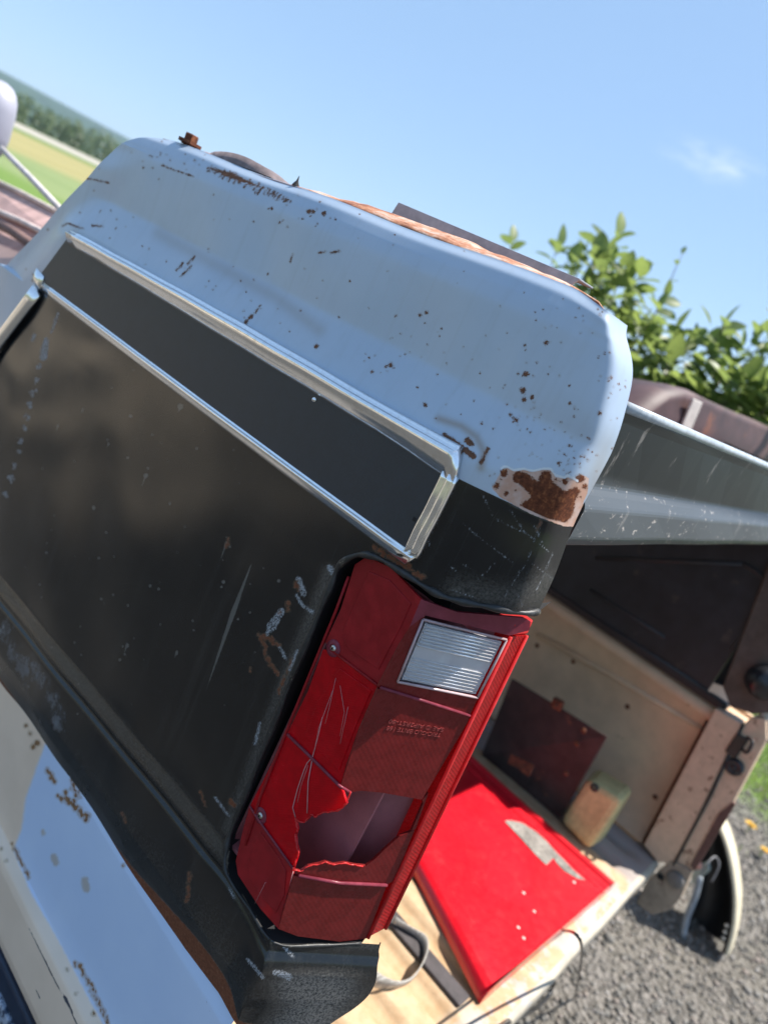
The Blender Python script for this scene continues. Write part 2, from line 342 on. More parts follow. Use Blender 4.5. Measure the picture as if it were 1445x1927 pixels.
# =================================================================== THE SETTING
def ground_height(x, y):
    r = np.hypot(x, y)
    return -1.6 + 2.2*sm(60, 236, r) + 1.7*sm(238, 256, r) + 6.0*sm(350, 700, r)
def ground_material():
    t = NT('ground'); v = t.co(); x, y, z = t.sep(v)
    d = t.math('ADD', t.math('MULTIPLY', x, 0.39), t.math('MULTIPLY', y, 0.92))       # distance across the field
    wob = t.math('MULTIPLY', t.math('SUBTRACT', t.noise(v, 0.02, 4), 0.5), 30.0)
    dd = t.math('ADD', d, wob)
    g1 = t.mix(t.step(t.noise(t.map(v, (0.25, 0.02, 1), (0, 0, 0.4)), 1.0, 4), 0.35, 0.65), (0.150, 0.200, 0.075), (0.195, 0.24, 0.10))
    yel = t.mix(t.step(t.noise(t.map(v, (0.02, 0.2, 1), (0, 0, 0.4)), 1.0, 4), 0.35, 0.65), (0.235, 0.215, 0.085), (0.31, 0.27, 0.12))
    fld = t.mix(t.step(dd, 62, 82), g1, yel)
    fld = t.mix(t.step(dd, 160, 185), fld, (0.12, 0.17, 0.045))
    r = t.n('ShaderNodeVectorMath'); r.operation = 'LENGTH'; sc = t.map(v, (1, 1, 0)); t.l(sc, r.inputs[0]); rr = r.outputs[1]
    fld = t.mix(t.math('MULTIPLY', t.step(rr, 240, 243), t.step(rr, 254, 251)), fld, (0.36, 0.33, 0.29))
    fld = t.mix(t.step(rr, 255, 259), fld, (0.07, 0.10, 0.035))
    # yard: crushed stone near the truck, rough grass at its edge
    vor = t.voro(v, 62, out=1); stone = t.mix(t.sep(vor)[0], (0.095, 0.088, 0.078), (0.23, 0.21, 0.19))
    stone = t.mix(t.step(t.noise(v, 3, 5), 0.4, 0.7), stone, t.mix(0.5, stone, (0.17, 0.155, 0.125)))
    far = t.math('MULTIPLY', r.outputs[1], t.mixf(t.math('MULTIPLY', t.step(t.math('SUBTRACT', x, t.math('MULTIPLY', y, 0.20)), -3.0, 3.0), t.step(t.math('SUBTRACT', y, t.math('MULTIPLY', x, 0.20)), -1.0, 3.0)), 0.14, 1.0))
    yard = t.step(t.math('ADD', far, t.math('MULTIPLY', t.noise(v, 0.35, 4), 5.0)), 9.0, 12.0)
    refl_dark = t.math('MULTIPLY', t.step(t.math('ADD', x, t.math('MULTIPLY', t.noise(v, 1.2, 4), 1.0)), -0.1, -0.6), t.step(t.math('ADD', x, t.math('MULTIPLY', t.noise(v, 1.2, 4), 1.6)), -2.6, -1.0))  # unseen left ground: dark strip added so the black flank reflects dark
    stone = t.mix(t.math('MULTIPLY', refl_dark, 0.75), stone, (0.05, 0.047, 0.042))
    near = t.step(y, 3.3, 2.5); stone = t.mix(t.math('MULTIPLY', near, t.step(x, -0.4, -1.0)), stone, (0.065, 0.062, 0.056))  # unseen ground darkened too, for the dark lower reflections
    refl_bright = t.math('MULTIPLY', t.math('MULTIPLY', t.step(y, 2.6, 3.6), t.step(t.noise(v, 0.8, 2), 0.44, 0.58)), t.math('MULTIPLY', t.step(x, -1.0, -1.8), t.step(x, -9.0, -6.0)))  # bright patch invented out of view, for the flank's warm reflection
    stone = t.mix(t.math('MULTIPLY', t.step(x, -0.9, -2.4), t.math('MULTIPLY', 0.8, t.math('SUBTRACT', 1.0, near))), stone, (0.17, 0.155, 0.13)); stone = t.mix(t.math('MULTIPLY', refl_bright, 0.95), stone, (0.48, 0.40, 0.30))  # unseen left ground given a tone that sets the bounce light
    stone = t.mix(t.math('MULTIPLY', t.step(x, -5.0, -9.0), 0.9), stone, (0.15, 0.15, 0.095))  # unseen far left ground toned for the same reflections
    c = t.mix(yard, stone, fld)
    lawn = t.math('MULTIPLY', t.math('MULTIPLY', t.step(x, 14.0, 11.0), t.step(y, -2.0, -1.0)), t.step(t.math('ADD', x, t.math('MULTIPLY', t.noise(v, 2.5, 5, 0.7), 0.9)), 4.0, 4.6))
    c = t.mix(lawn, c, t.mix(t.step(dd, 40, 60), (0.12, 0.19, 0.04), c))
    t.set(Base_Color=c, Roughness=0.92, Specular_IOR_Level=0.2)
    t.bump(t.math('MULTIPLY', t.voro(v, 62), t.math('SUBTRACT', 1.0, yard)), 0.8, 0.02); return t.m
def build_ground():
    rad = np.unique(np.concatenate([[0.0], np.geomspace(0.6, 4100, 80), np.arange(228, 266, 3.0)])); na = 96
    V = [(0, 0, -1.6)]; F = []
    for r in rad[1:]:
        a = np.linspace(0, 2*math.pi, na, endpoint=False); X, Y = r*np.cos(a), r*np.sin(a); Z = ground_height(X, Y)
        V += list(zip(X, Y, Z))
    for j in range(na): F.append((0, 1 + j, 1 + (j+1) % na))
    for i in range(len(rad) - 2):
        for j in range(na):
            a, b = 1 + i*na + j, 1 + i*na + (j+1) % na; F.append((a, b, b + na, a + na))
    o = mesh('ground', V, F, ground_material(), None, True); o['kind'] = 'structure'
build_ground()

def build_hills():
    t = NT('wooded_hill'); v = t.co(); n_ = t.noise(v, 0.02, 6, 0.7)
    t.set(Base_Color=t.mix(t.step(n_, 0.35, 0.65), (0.025, 0.045, 0.02), (0.05, 0.085, 0.035)), Roughness=0.95, Specular_IOR_Level=0.1)
    V = []; F = []; na = 220; rows = [(2100, 0.0), (2300, 0.45), (2600, 0.8), (3000, 1.0), (3500, 0.9)]
    for r, h in rows:
        for j in range(na):
            a = 2*math.pi*j/na; top = 141 + 10*math.sin(a*5 + 0.7) + 7*mnoise.noise(Vector((math.cos(a)*6, math.sin(a)*6, 1.0)))*h
            V.append((r*math.cos(a), r*math.sin(a), 3.0 + top*h))
    for i in range(len(rows) - 1):
        for j in range(na):
            F.append((i*na + j, i*na + (j+1) % na, (i+1)*na + (j+1) % na, (i+1)*na + j))
    o = mesh('hills', V, F, t.m, None, True); o['kind'] = 'structure'
build_hills()

def leaf_material(name, c1, c2, trans=0.45, sc=3.0):
    t = NT(name); v = t.co(); oi = t.n('ShaderNodeObjectInfo').outputs['Random']
    f = t.math('ADD', t.math('MULTIPLY', t.noise(v, sc, 4), 0.7), t.math('MULTIPLY', oi, 0.3))
    c = t.mix(t.step(f, 0.3, 0.7), c1, c2)
    t.set(Base_Color=c, Roughness=0.42, Specular_IOR_Level=0.4)
    tr = t.n('ShaderNodeBsdfTranslucent'); t.l(t.mix(0.5, c, (0.36, 0.46, 0.12)), tr.inputs[0])
    ms = t.n('ShaderNodeMixShader'); ms.inputs[0].default_value = trans
    t.l(t.b.outputs[0], ms.inputs[1]); t.l(tr.outputs[0], ms.inputs[2]); t.l(ms.outputs[0], t.out.inputs[0])
    return t.m

def build_forest():
    """the wood beyond the road: one mass of distant trees"""
    Vs, Fs = [], []; base = 0
    lr = random.Random(3)
    for k in range(560):
        a = math.radians(lr.uniform(5, 48)); d0 = lr.uniform(268, 320)
        along = d0/max(0.35, (0.39*math.sin(a) + 0.92*math.cos(a)))
        X, Y = along*math.sin(a), along*math.cos(a); Z = 2.2; H = lr.uniform(6.0, 9.5); conif = lr.random() < 0.45
        n = 46
        for q in range(n):
            t = lr.random()**0.8; w_ = (1.9*(1 - t)**0.8 + 0.25) if conif else 2.4*math.sqrt(max(0.02, 1 - (2*t - 1.05)**2))
            b = lr.uniform(0, 6.283); rr = w_*math.sqrt(lr.random())
            c = Vector((X + rr*math.cos(b), Y + rr*math.sin(b), Z + 0.6 + t*(H - 0.6))); s_ = lr.uniform(0.35, 0.8)
            u = Vector((lr.gauss(0, 1), lr.gauss(0, 1), lr.gauss(0, 1))).normalized(); vv = u.orthogonal().normalized()
            Vs += [c + u*s_, c + vv*s_*0.8, c - u*s_, c - vv*s_*0.8]; Fs.append((base, base+1, base+2, base+3)); base += 4
        tr = 0.12
        for s1 in (0,):
            Vs += [Vector((X - tr, Y, Z - 0.6)), Vector((X + tr, Y, Z - 0.6)), Vector((X + tr*.3, Y, Z + H*.8)), Vector((X - tr*.3, Y, Z + H*.8))]; Fs.append((base, base+1, base+2, base+3)); base += 4
    o = mesh('forest', Vs, Fs, leaf_material('forest_leaves', (0.030, 0.055, 0.022), (0.085, 0.125, 0.05), 0.3, 0.08)); o['kind'] = 'stuff'
    tag(o, 'mixed green and grey distant wood along the far side of the pale road', 'forest')
build_forest()

# =================================================================== THE UPSIDE-DOWN BOX
inv = thing('upturned_pickup_box', 'grey and black pickup box lying upside down with a broken red tail lamp', 'pickup box', (0.9, 1.2, -0.72))

ARCH = [(-0.75, 1.42), (-0.42, 1.40), (-0.30, 1.365), (-0.225, 1.289), (-0.072, 1.142), (-0.02, 1.092), (0.010, 1.068), (0.035, 1.045), (0.050, 1.025), (0.060, 1.005), (0.068, 0.975), (0.072, 0.935)]
def y_arch(z): return np.interp(z, [p[0] for p in ARCH], [p[1] for p in ARCH])
def x_off(z):
    return np.interp(z, [-0.78, -0.735, -0.71, -0.69, -0.624, -0.617, -0.612, -0.590, -0.45, -0.25, -0.18, -0.105, -0.085, -0.034, 0.040, 0.052, 0.064, 0.072],
                        [0.006, -0.003, -0.009, -0.012, -0.012, -0.0065, -0.0105, -0.003, -0.007, -0.013, -0.016, -0.0165, -0.0150, 0.0, 0.0, 0.0025, 0.008, 0.0165])
def _smooth_table(fn, sig):
    zz = np.arange(-0.80, 0.0901, 0.0005); f = fn(zz); n_ = int(4*sig/0.0005); k = np.exp(-0.5*(np.arange(-n_, n_ + 1)*0.0005/sig)**2); k /= k.sum()
    return zz, np.convolve(np.pad(f, n_, mode='edge'), k, mode='valid')
_XO = x_off; _z1, _f1 = _smooth_table(_XO, 0.0030); _z2, _f2 = _smooth_table(_XO, 0.0014)
def x_off(z): return np.where((z > -0.56) & (z < 0.045), np.interp(z, _z1, _f1), np.interp(z, _z2, _f2))
EDGE_Z = [-0.741, -0.715, -0.685, -0.65, -0.61, -0.30, -0.19, -0.15, -0.104, -0.057, -0.014, 0.026, 0.042, 0.052, 0.062, 0.072]
EDGE_X = [0.078, 0.102, 0.114, 0.116, 0.108, 0.092, 0.095, 0.092, 0.0906, 0.078, 0.071, 0.069, 0.067, 0.062, 0.053, 0.040]
EDGE_Y = [0.216, 0.206, 0.2015, 0.2015, 0.2070, 0.220, 0.2226, 0.2245, 0.232, 0.2315, 0.2345, 0.2440, 0.2515, 0.2565, 0.2625, 0.2710]
_ez, _ex = _smooth_table(lambda q: np.interp(q, EDGE_Z, EDGE_X), 0.009); _, _ey = _smooth_table(lambda q: np.interp(q, EDGE_Z, EDGE_Y), 0.009)
_bz = np.linspace(0.15, 1.5, 400); _bf = np.interp(_bz, [0.2, 0.261, 0.36, 0.454, 0.726, 1.0, 1.45], [-0.705, -0.715, -0.729, -0.740, -0.753, -0.765, -0.785])
_bf = np.convolve(np.pad(_bf, 20, mode='edge'), np.ones(41)/41, mode='valid')
def skin_point(zeta, u):
    """zeta: height, u: 0..1 straight flank, 1..2 around the rear corner (arrays)"""
    z = zeta.copy(); yf = y_arch(zeta)
    Y = np.where(u < 0.5, yf + (0.70 - yf)*u/0.5, 0.70 + (0.315 - 0.70)*(u - 0.5)/0.5); X = np.zeros_like(Y)
    t = np.clip(u - 1, 0, 1)
    Ex, Ey = np.interp(zeta, _ez, _ex), np.interp(zeta, _ez, _ey)
    # flank, soft fold, angled corner face, tighter fold, narrow face turned to the rear
    Kx, Ky = 0.0, 0.306; Cx, Cy = Ex - 0.037, Ey + 0.0015; t1, t2, w1, w2 = 0.12, 0.66, 0.16, 0.075
    def seg(p0, pk, pc, pe):
        d0 = (pk - p0)/t1; d1 = (pc - pk)/(t2 - t1); d2_ = (pe - pc)/(1 - t2)
        rp = lambda q, w_: 0.5*(q + np.sqrt(q*q + w_*w_)) - 0.5*w_*np.exp(-np.abs(q)/w_)*0.0
        f = lambda tq: p0 + d0*tq + (d1 - d0)*(rp(tq - t1, w1) - rp(-t1, w1)*(1 - tq)) + (d2_ - d1)*(rp(tq - t2, w2) - rp(1 - t2, w2)*tq + (1 - t2)*tq - rp(-t2, w2)*(1 - tq))
        return f(t) + (pe - f(np.ones_like(t)))*t
    cx = seg(0.0, Kx, Cx, Ex); cy = seg(0.315, Ky, Cy, Ey)
    fy = 0.2705; tt = 0.36                                        # sharp-folded end below the lamp
    fx2 = np.where(t < tt, 0.0, Ex*(t - tt)/(1 - tt)); fy2 = np.where(t < tt, 0.315 + (fy - 0.315)*t/tt, fy + (Ey - fy)*(t - tt)/(1 - tt))
    k = sm(-0.25, -0.5, zeta); cx = cx*(1-k) + fx2*k; cy = cy*(1-k) + fy2*k
    m = u > 1; X = np.where(m, cx, X); Y = np.where(m, cy, Y)
    cove = x_off(zeta); fade = sm(0.02, 0.10, yf - Y)                # the stamped bands die out towards the arch lip
    cove = np.where((zeta > -0.2) & (zeta < 0.045), cove*fade + (-0.004)*(1 - fade)*sm(0.04, 0.0, zeta), cove)
    cove = cove*np.where(zeta > -0.55, 1.0, 1 - 0.45*sm(0.40, 0.30, Y))
    X = X + cove
    blk_ = sm(-0.598, -0.640, zeta)*sm(0.30, 0.27, Y)*0.0135; X = X - 0.45*blk_; Y = Y - 0.89*blk_
    lift = (0.013 - 0.077*(Y - 0.367))*sm(0.27, 0.37, Y); k2 = sm(-0.625, -0.741, zeta)
    zbt = np.interp(Y, _bz, _bf) + 0.741
    z = z + lift*sm(-0.34, -0.57, zeta)*(1 - k2) + zbt*k2
    z = z - 0.007*sm(0.31, 0.26, Y)*sm(0.03, 0.072, zeta)            # rounded upper rear corner
    z = z + 0.0012*np.sin(Y*23.0)*sm(0.03, 0.072, zeta)
    X = X + 0.0010*np.sin(Y*9.0 + zeta*14.0) + 0.0006*np.sin(Y*31.0 - zeta*20.0) + 0.0009*np.sin(Y*17.0 + 2.0)*np.sin(zeta*23.0 + 1.0)
    for (dy, dz, dr, da) in ((0.52, -0.30, 0.05, 0.0016), (0.80, -0.42, 0.08, 0.0022), (0.45, -0.48, 0.05, 0.0014), (0.66, 0.0, 0.05, 0.0012), (0.42, -0.01, 0.035, 0.0012), (0.95, -0.30, 0.07, 0.0016), (0.27, -0.15, 0.03, 0.0010)):
        X = X + da*np.exp(-((Y - dy)**2 + (zeta - dz)**2)/dr**2)
    return X, Y, z
LAMP_HOLE = [(700, 1046), (660, 1046), (632, 1080), (592, 1172), (512, 1370), (436, 1560), (428, 1640), (516, 1776), (700, 1776), (790, 1770), (1100, 1160), (1030, 1152), (985, 1154), (930, 1146), (880, 1137), (838, 1126), (800, 1108), (752, 1076)]
def build_skin():
    zr = np.concatenate([np.arange(0.072, 0.040, -0.0010), np.arange(0.040, -0.20, -0.0013), np.arange(-0.20, -0.705, -0.0021), np.arange(-0.705, -0.741, -0.002)])
    uc = np.concatenate([np.linspace(0, 0.5, 190)[:-1], np.linspace(0.5, 1.0, 300)[:-1], np.linspace(1.0, 2.0, 110)])
    Z, Uu = np.meshgrid(zr, uc, indexing='ij'); X, Y, Z3 = skin_point(Z.ravel(), Uu.ravel())
    P = np.stack([X, Y, Z3], -1); nr, nc = Z.shape
    px = PX(P)
    # ------------ wear marks, in the photograph's own measure on this skin
    R = random.Random(11); spots = []
    def cluster(n, cx, cy, sx, sy, r0, r1):
        for _ in range(n): spots.append((R.gauss(cx, sx), R.gauss(cy, sy), (r0 + (r1 - r0)*R.random()**2.6)*(0.62 if R.random() < 0.93 else 1.05)))
    cluster(28, 985, 730, 26, 80, 1.2, 3.2); cluster(40, 1010, 850, 45, 60, 1.0, 2.6); cluster(55, 1095, 880, 26, 60, 1.2, 3.0)
    cluster(22, 1150, 730, 18, 60, 1.0, 2.0); cluster(26, 880, 720, 120, 110, 0.8, 1.8); cluster(16, 640, 560, 150, 90, 0.8, 1.6)
    cluster(22, 430, 560, 90, 50, 0.8, 1.7); cluster(14, 330, 520, 90, 40, 0.9, 1.7); cluster(30, 330, 300, 60, 18, 0.8, 1.6); cluster(26, 560, 390, 80, 26, 0.8, 2.0)
    cluster(25, 170, 400, 70, 70, 0.9, 1.8); cluster(14, 80, 560, 50, 50, 1.0, 2.0); cluster(22, 760, 640, 80, 60, 0.8, 1.8); cluster(18, 1060, 600, 40, 30, 1.0, 2.2)
    spots += [(990, 704, 5), (983, 735, 5.5), (1000, 747, 4), (985, 752, 4), (960, 780, 3), (972, 790, 3.5), (595, 652, 4), (735, 686, 4), (726, 690, 3), (1027, 645, 4), (803, 588, 3), (790, 593, 3), (581, 398, 4), (590, 398, 3), (610, 402, 4), (1128, 778, 4), (800, 763, 3.5), (905, 797, 2.5), (700, 700, 2.5)]
    spots = [s for s in spots if not (850 < s[0] < 900 and s[1] > 900)]
    rust = sd_spots(px, spots)
    def add(a, *ds):
        for d in ds: a = np.maximum(a, d)
        return a
    rust = add(rust, sd_taper(px, (392, 316), (430, 328), 1, 5), sd_taper(px, (430, 328), (490, 352), 6, 1),
        sd_line(px, [(304, 311), (335, 322), (364, 332)], 0.87), sd_line(px, [(600, 476), (612, 474)], 1.55), sd_line(px, [(622, 476), (638, 473)], 1.36), sd_line(px, [(551, 479), (547, 493)], 1.05),
        sd_line(px, [(118, 425), (128, 420), (156, 430)], 1.24), sd_line(px, [(174, 424), (194, 426)], 1.24), sd_line(px, [(166, 336), (205, 344)], 0.99), sd_line(px, [(62, 528), (68, 520)], 1.55),
        sd_line(px, [(333, 508), (345, 495)], 1.55), sd_line(px, [(341, 520), (360, 500)], 1.24), sd_line(px, [(354, 497), (366, 483)], 1.36), sd_line(px, [(462, 608), (474, 594)], 2.48), sd_line(px, [(480, 590), (490, 575)], 1.24),
        sd_taper(px, (836, 818), (890, 858), 4, 6), sd_line(px, [(905, 870), (917, 845)], 3), sd_taper(px, (880, 830), (888, 836), 7, 4))
    for _ in range(70):
        f_ = R.random(); bx, by = 388 + 160*f_, 314 + 66*f_; ln = R.uniform(3, 8); wdt = 8*math.sin(math.pi*min(1, .08 + f_))**.5
        oy = R.uniform(-wdt, wdt); rust = add(rust, sd_line(px, [(bx - ln*.3, by + oy + ln*.5), (bx + ln*.3, by + oy - ln*.5)], R.uniform(.3, 1.5)))
    # the bare patch above the black enamel
    patch = [(925, 918), (934, 902), (945, 882), (958, 880), (965, 886), (985, 884), (1000, 888), (1020, 884), (1035, 884), (1044, 896), (1060, 900), (1068, 898), (1085, 905), (1094, 893), (1108, 900), (1104, 930), (1096, 948), (1092, 992), (1060, 990), (1000, 968), (940, 936)]
    primer = sd_poly(px, patch)
    blotch = [(978, 950), (1000, 935), (985, 918), (968, 905), (975, 888), (992, 892), (1010, 905), (1022, 886), (1034, 888), (1036, 905), (1050, 915), (1060, 925), (1085, 915), (1090, 925), (1080, 945), (1078, 965), (1064, 984), (1030, 976), (990, 960)]
    rust = add(rust, sd_poly(px, blotch)*0.9, sd_spots(px, [(948, 890, 7), (934, 913, 6), (952, 928, 4), (975, 898, 11), (1004, 930, 5), (1062, 906, 6), (1090, 900, 8), (1100, 915, 5)]))
    rust = np.where((primer > 1.0) | (px[:, 1] < 905) | (px[:, 0] < 900), rust, np.where(P[:, 2] > -0.104, np.minimum(rust, -1.0) if False else rust, rust))
    chip = sd_line(px, [(943, 882), (950, 876), (966, 885), (985, 882), (1002, 886), (1022, 882), (1036, 882), (1045, 895), (1062, 899), (1067, 894), (1086, 905)], 2.0)
    stain = np.exp(-(sd_line(px, [(826, 788), (868, 802), (896, 822), (910, 850), (905, 880)], 0.0)/8.0)**2)*0.9
    stain = np.maximum(stain, 0.5*np.exp(-(sd_line(px, [(1110, 985), (1120, 900), (1150, 800)], 0)/16.0)**2)*sm(760, 900, px[:, 1]))
    stain = np.maximum(stain, 0.45*np.exp(-(sd_line(px, [(300, 440), (520, 560), (600, 620)], 0)/14.0)**2))
    blk_d = (-0.1043 - P[:, 2])*2000.0; front = sd_poly(px, [(146, 466), (93, 524), (60, 556), (-40, 680), (-400, 1100), (-400, 2200), (1500, 2200), (1500, 500), (700, 500)])
    blk_d = np.minimum(blk_d, front); blackz = blk_d > 0
    # rust on the black
    rb = np.full(len(px), -40.0)
    def rough(pts, r, P_=None):
        q = []; P_ = px if P_ is None else P_
        for (a0, b0) in zip(pts[:-1], pts[1:]):
            n_ = max(3, int(math.hypot(b0[0] - a0[0], b0[1] - a0[1])/2.0))
            for k_ in range(n_):
                f_ = k_/n_; q.append((a0[0] + (b0[0] - a0[0])*f_ + R.gauss(0, r*.45), a0[1] + (b0[1] - a0[1])*f_ + R.gauss(0, r*.45), r*R.uniform(.15, .85)))
        return sd_spots(P_, q)
    rb = add(rb, rough([(497, 1212), (488, 1196), (510, 1200), (525, 1218)], 4), rough([(494, 1205), (503, 1240), (525, 1270)], 3.5), rough([(540, 1132), (543, 1150)], 4), rough([(556, 1092), (560, 1112)], 4),
        rough([(430, 1015), (425, 1030)], 4), rough([(533, 1280), (526, 1305)], 3), rough([(528, 1150), (526, 1156)], 2), rough([(470, 1258), (472, 1262)], 3), rough([(435, 1508), (441, 1520)], 5),
        rough([(700, 1030), (735, 1050), (775, 1075), (800, 1088)], 5), rough([(1018, 980), (1008, 1000)], 2),
        rough([(377, 1488), (388, 1520)], 2.5), rough([(358, 1640), (352, 1700)], 3), rough([(230, 1530), (237, 1550)], 2), rough([(550, 1240), (535, 1280)], 2.2))
    # brown edge along the bottom of the upturned rail, widening to the rear
    wedge = sm(0.245, 0.285, Y)
    low = Z.ravel() - (-0.741); lowpx = np.hypot(*(px - np.array([455, 1927])).T)
    wid = 0.007 + 0.026*np.exp(-((Y - 0.34)/0.13)**2)
    rb = np.maximum(rb, np.where(wedge > 0, (wid*wedge - low)*1500.0, -40))
    rust = np.where(blackz, rb, rust); rust = np.where(blackz | (P[:, 2] > -0.1), rust, rust)
    scuff = np.full(len(px), -40.0)
    scuff = add(scuff, sd_taper(px, (88, 640), (82, 672), 5, 7), sd_line(px, [(110, 590), (98, 625)], 2.0), *[sd_spots(px, [(x_ + R.gauss(0, 2.2), y_ + R.gauss(0, 3), R.uniform(.3, 3.2)) for q_ in range(9)]) for (x_, y_) in ((76, 690), (70, 715), (64, 740), (58, 762), (53, 785), (47, 806), (41, 830), (36, 850), (29, 876), (22, 900), (12, 930))], sd_line(px, [(122, 565), (128, 570)], 5),
        sd_taper(px, (62, 640), (66, 630), 2, 3), sd_taper(px, (530, 1150), (512, 1178), 6, 9), sd_taper(px, (512, 1178), (500, 1198), 8, 2), sd_line(px, [(562, 1090), (572, 1118)], 5), sd_line(px, [(558, 1120), (570, 1140), (588, 1152)], 3),
        sd_line(px, [(525, 1215), (537, 1238)], 2.5), sd_line(px, [(560, 1225), (545, 1260)], 3), sd_line(px, [(490, 1360), (480, 1400)], 2.4), sd_line(px, [(620, 1068), (632, 1085)], 5), sd_line(px, [(405, 1500), (430, 1535)], 2.2),
        sd_line(px, [(432, 1670), (440, 1690)], 2), sd_line(px, [(467, 1806), (495, 1840)], 3.0), sd_line(px, [(520, 1830), (545, 1838)], 6), sd_line(px, [(533, 1780), (552, 1800)], 3))
    for s in ([(895, 905), (930, 975), (1000, 1010)], [(960, 960), (985, 1000), (1032, 1038)], [(1005, 990), (1020, 1020)], [(870, 985), (900, 1010), (965, 1060)], [(1040, 1040), (1010, 1110)], [(845, 1063), (858, 1075)], [(870, 1062), (890, 1072)], [(1018, 985), (990, 1060), (955, 1110)], [(800, 1000), (810, 1030)], [(900, 1090), (930, 1060)], [(850, 1110), (905, 1128)], [(975, 1120), (983, 1140)], [(945, 1135), (955, 1110)], [(1000, 1060), (1040, 1090)]):
        scuff = add(scuff, sd_line(px, s, 0.1))
    wspots = [(R.uniform(20, 480), R.uniform(590, 1350), R.uniform(1.0, 3.2)) for _ in range(120)] + [(R.uniform(300, 640), R.uniform(800, 1100), R.uniform(0.8, 2.2)) for _ in range(40)] + [(340, 765, 6), (246, 783, 4), (380, 772, 3), (275, 895, 5), (177, 955, 4), (287, 818, 3), (525, 1093, 4), (421, 1095, 4), (240, 1215, 4), (333, 1230, 3), (448, 1165, 3)]
    soft = sd_spots(px, wspots)
    for (sx, sy, ln) in ((275, 893, 26), (178, 955, 20), (341, 762, 18), (427, 1020, 40), (240, 1212, 18), (333, 1226, 14), (205, 835, 12), (110, 800, 16), (157, 770, 10)):
        soft = add(soft, sd_taper(px, (sx, sy), (sx - ln*0.35, sy + ln), 2.6, 0.4))
    soft = add(soft, sd_taper(px, (473, 1062), (440, 1150), 1.0, 5), sd_taper(px, (440, 1150), (388, 1300), 5, 0.6))
    scuff = np.where(blackz, scuff, -40); soft = np.where(blackz, soft, -40)
    dust = 0.02 + 0.40*np.exp(-((Z.ravel() + 0.600)/0.010)**2) + 0.35*sm(-0.60, -0.72, Z.ravel())
    dust = np.maximum(dust, 2.3*np.exp(-(sd_line(px, [(570, 1860), (620, 1860), (540, 1960)], 0)/55.0)**2)*sm(1810, 1850, px[:, 1]))
    dust = np.maximum(dust, 0.7*np.exp(-(sd_line(px, [(860, 1110), (960, 1125), (1030, 1100)], 0)/26.0)**2))
    dust = np.maximum(dust, 0.8*np.exp(-(sd_line(px, [(620, 1075), (545, 1260), (430, 1560)], 0)/13.0)**2))
    dust = np.maximum(dust, 0.55*np.exp(-(sd_line(px, [(120, 560), (440, 795), (640, 940)], 0)/14.0)**2))
    fade = 0.62*np.exp(-(sd_line(px, [(0, 1180), (70, 1280), (110, 1350)], 0)/55.0)**2) - 0.25
    # clear paint is a little thicker than the bare patch
    P[:, 0] += np.where(primer > 0, 0.0005, 0.0)
    fc = grid_faces(nr, nc); cpx = px[fc].mean(1); cu = Uu.ravel()[fc].mean(1)
    keep = ~(in_poly(cpx, LAMP_HOLE)) & ~((cu > 1.0) & (P[fc][:, :, 2].mean(1) < -0.205) & (P[fc][:, :, 2].mean(1) > -0.585) & (P[fc][:, :, 1].mean(1) < 0.372) & (cpx[:, 1] > 1140) & (cpx[:, 0] > 640) & (cpx[:, 1] < 1740))
    # faces: outward is -x, rows go down, columns go to the rear
    f2 = fc[keep][:, ::-1]
    o = np_mesh('bedside_panel', P, f2, M_bed, inv, dict(rust=rust, primer=primer, chip=chip, stain=stain, scuff=scuff, soft=soft, dust=dust, fade=fade, black=blk_d))
    o['label'] = 'grey over black painted side with rust specks and a peeled rusty patch'
    return P, px, Uu.ravel()
SK, SKPX, SKU = build_skin()
def on_skin(px, py, lift=0.0):
    i = np.argmin((SKPX[:, 0] - px)**2 + (SKPX[:, 1] - py)**2); p = SK[i].copy(); p[0] -= lift*0.8; p[1] -= lift*0.5; return Vector(p)

# rolled bead round the lamp opening
bead = [on_skin(x, y) for x, y in [(1012, 1151), (985, 1153), (930, 1145), (880, 1136), (838, 1125), (800, 1107), (752, 1075), (705, 1049), (672, 1044), (640, 1064), (622, 1100), (592, 1172), (552, 1270), (512, 1370), (470, 1472), (436, 1560), (424, 1600), (428, 1645), (470, 1712), (516, 1776), (600, 1778), (680, 1776)]]
M_bead = plain('chipped_black_edge', (0.022, 0.022, 0.022), 0.45, nscale=140, amt=0.5, spot=((0.20, 0.17, 0.13), 0.60), bump=0.0006)
prof = [(0.0036*math.cos(a), 0.0036*math.sin(a)) for a in np.linspace(0, 2*math.pi, 9)[:-1]]
bp = smooth_path(bead, 5)
sweep('lamp_opening_bead', bp, prof, M_bead, inv, upv=(-1, 0, 0), scale=[(1.0 if i < len(bp)*0.80 else 0.55)*(0.85 + 0.25*math.sin(i*0.9)) for i in range(len(bp))])
# recess wall behind the bead
rec = smooth_path(bead, 3); Vr = []; Fr = []
for k, p in enumerate(rec):
    Vr += [p + Vector((0.001, 0, 0)), p + Vector((0.05, 0.012, 0))]
    if k: Fr.append((2*k - 2, 2*k, 2*k + 1, 2*k - 1))
mesh('lamp_recess_wall', Vr, Fr, M_void, inv, True)

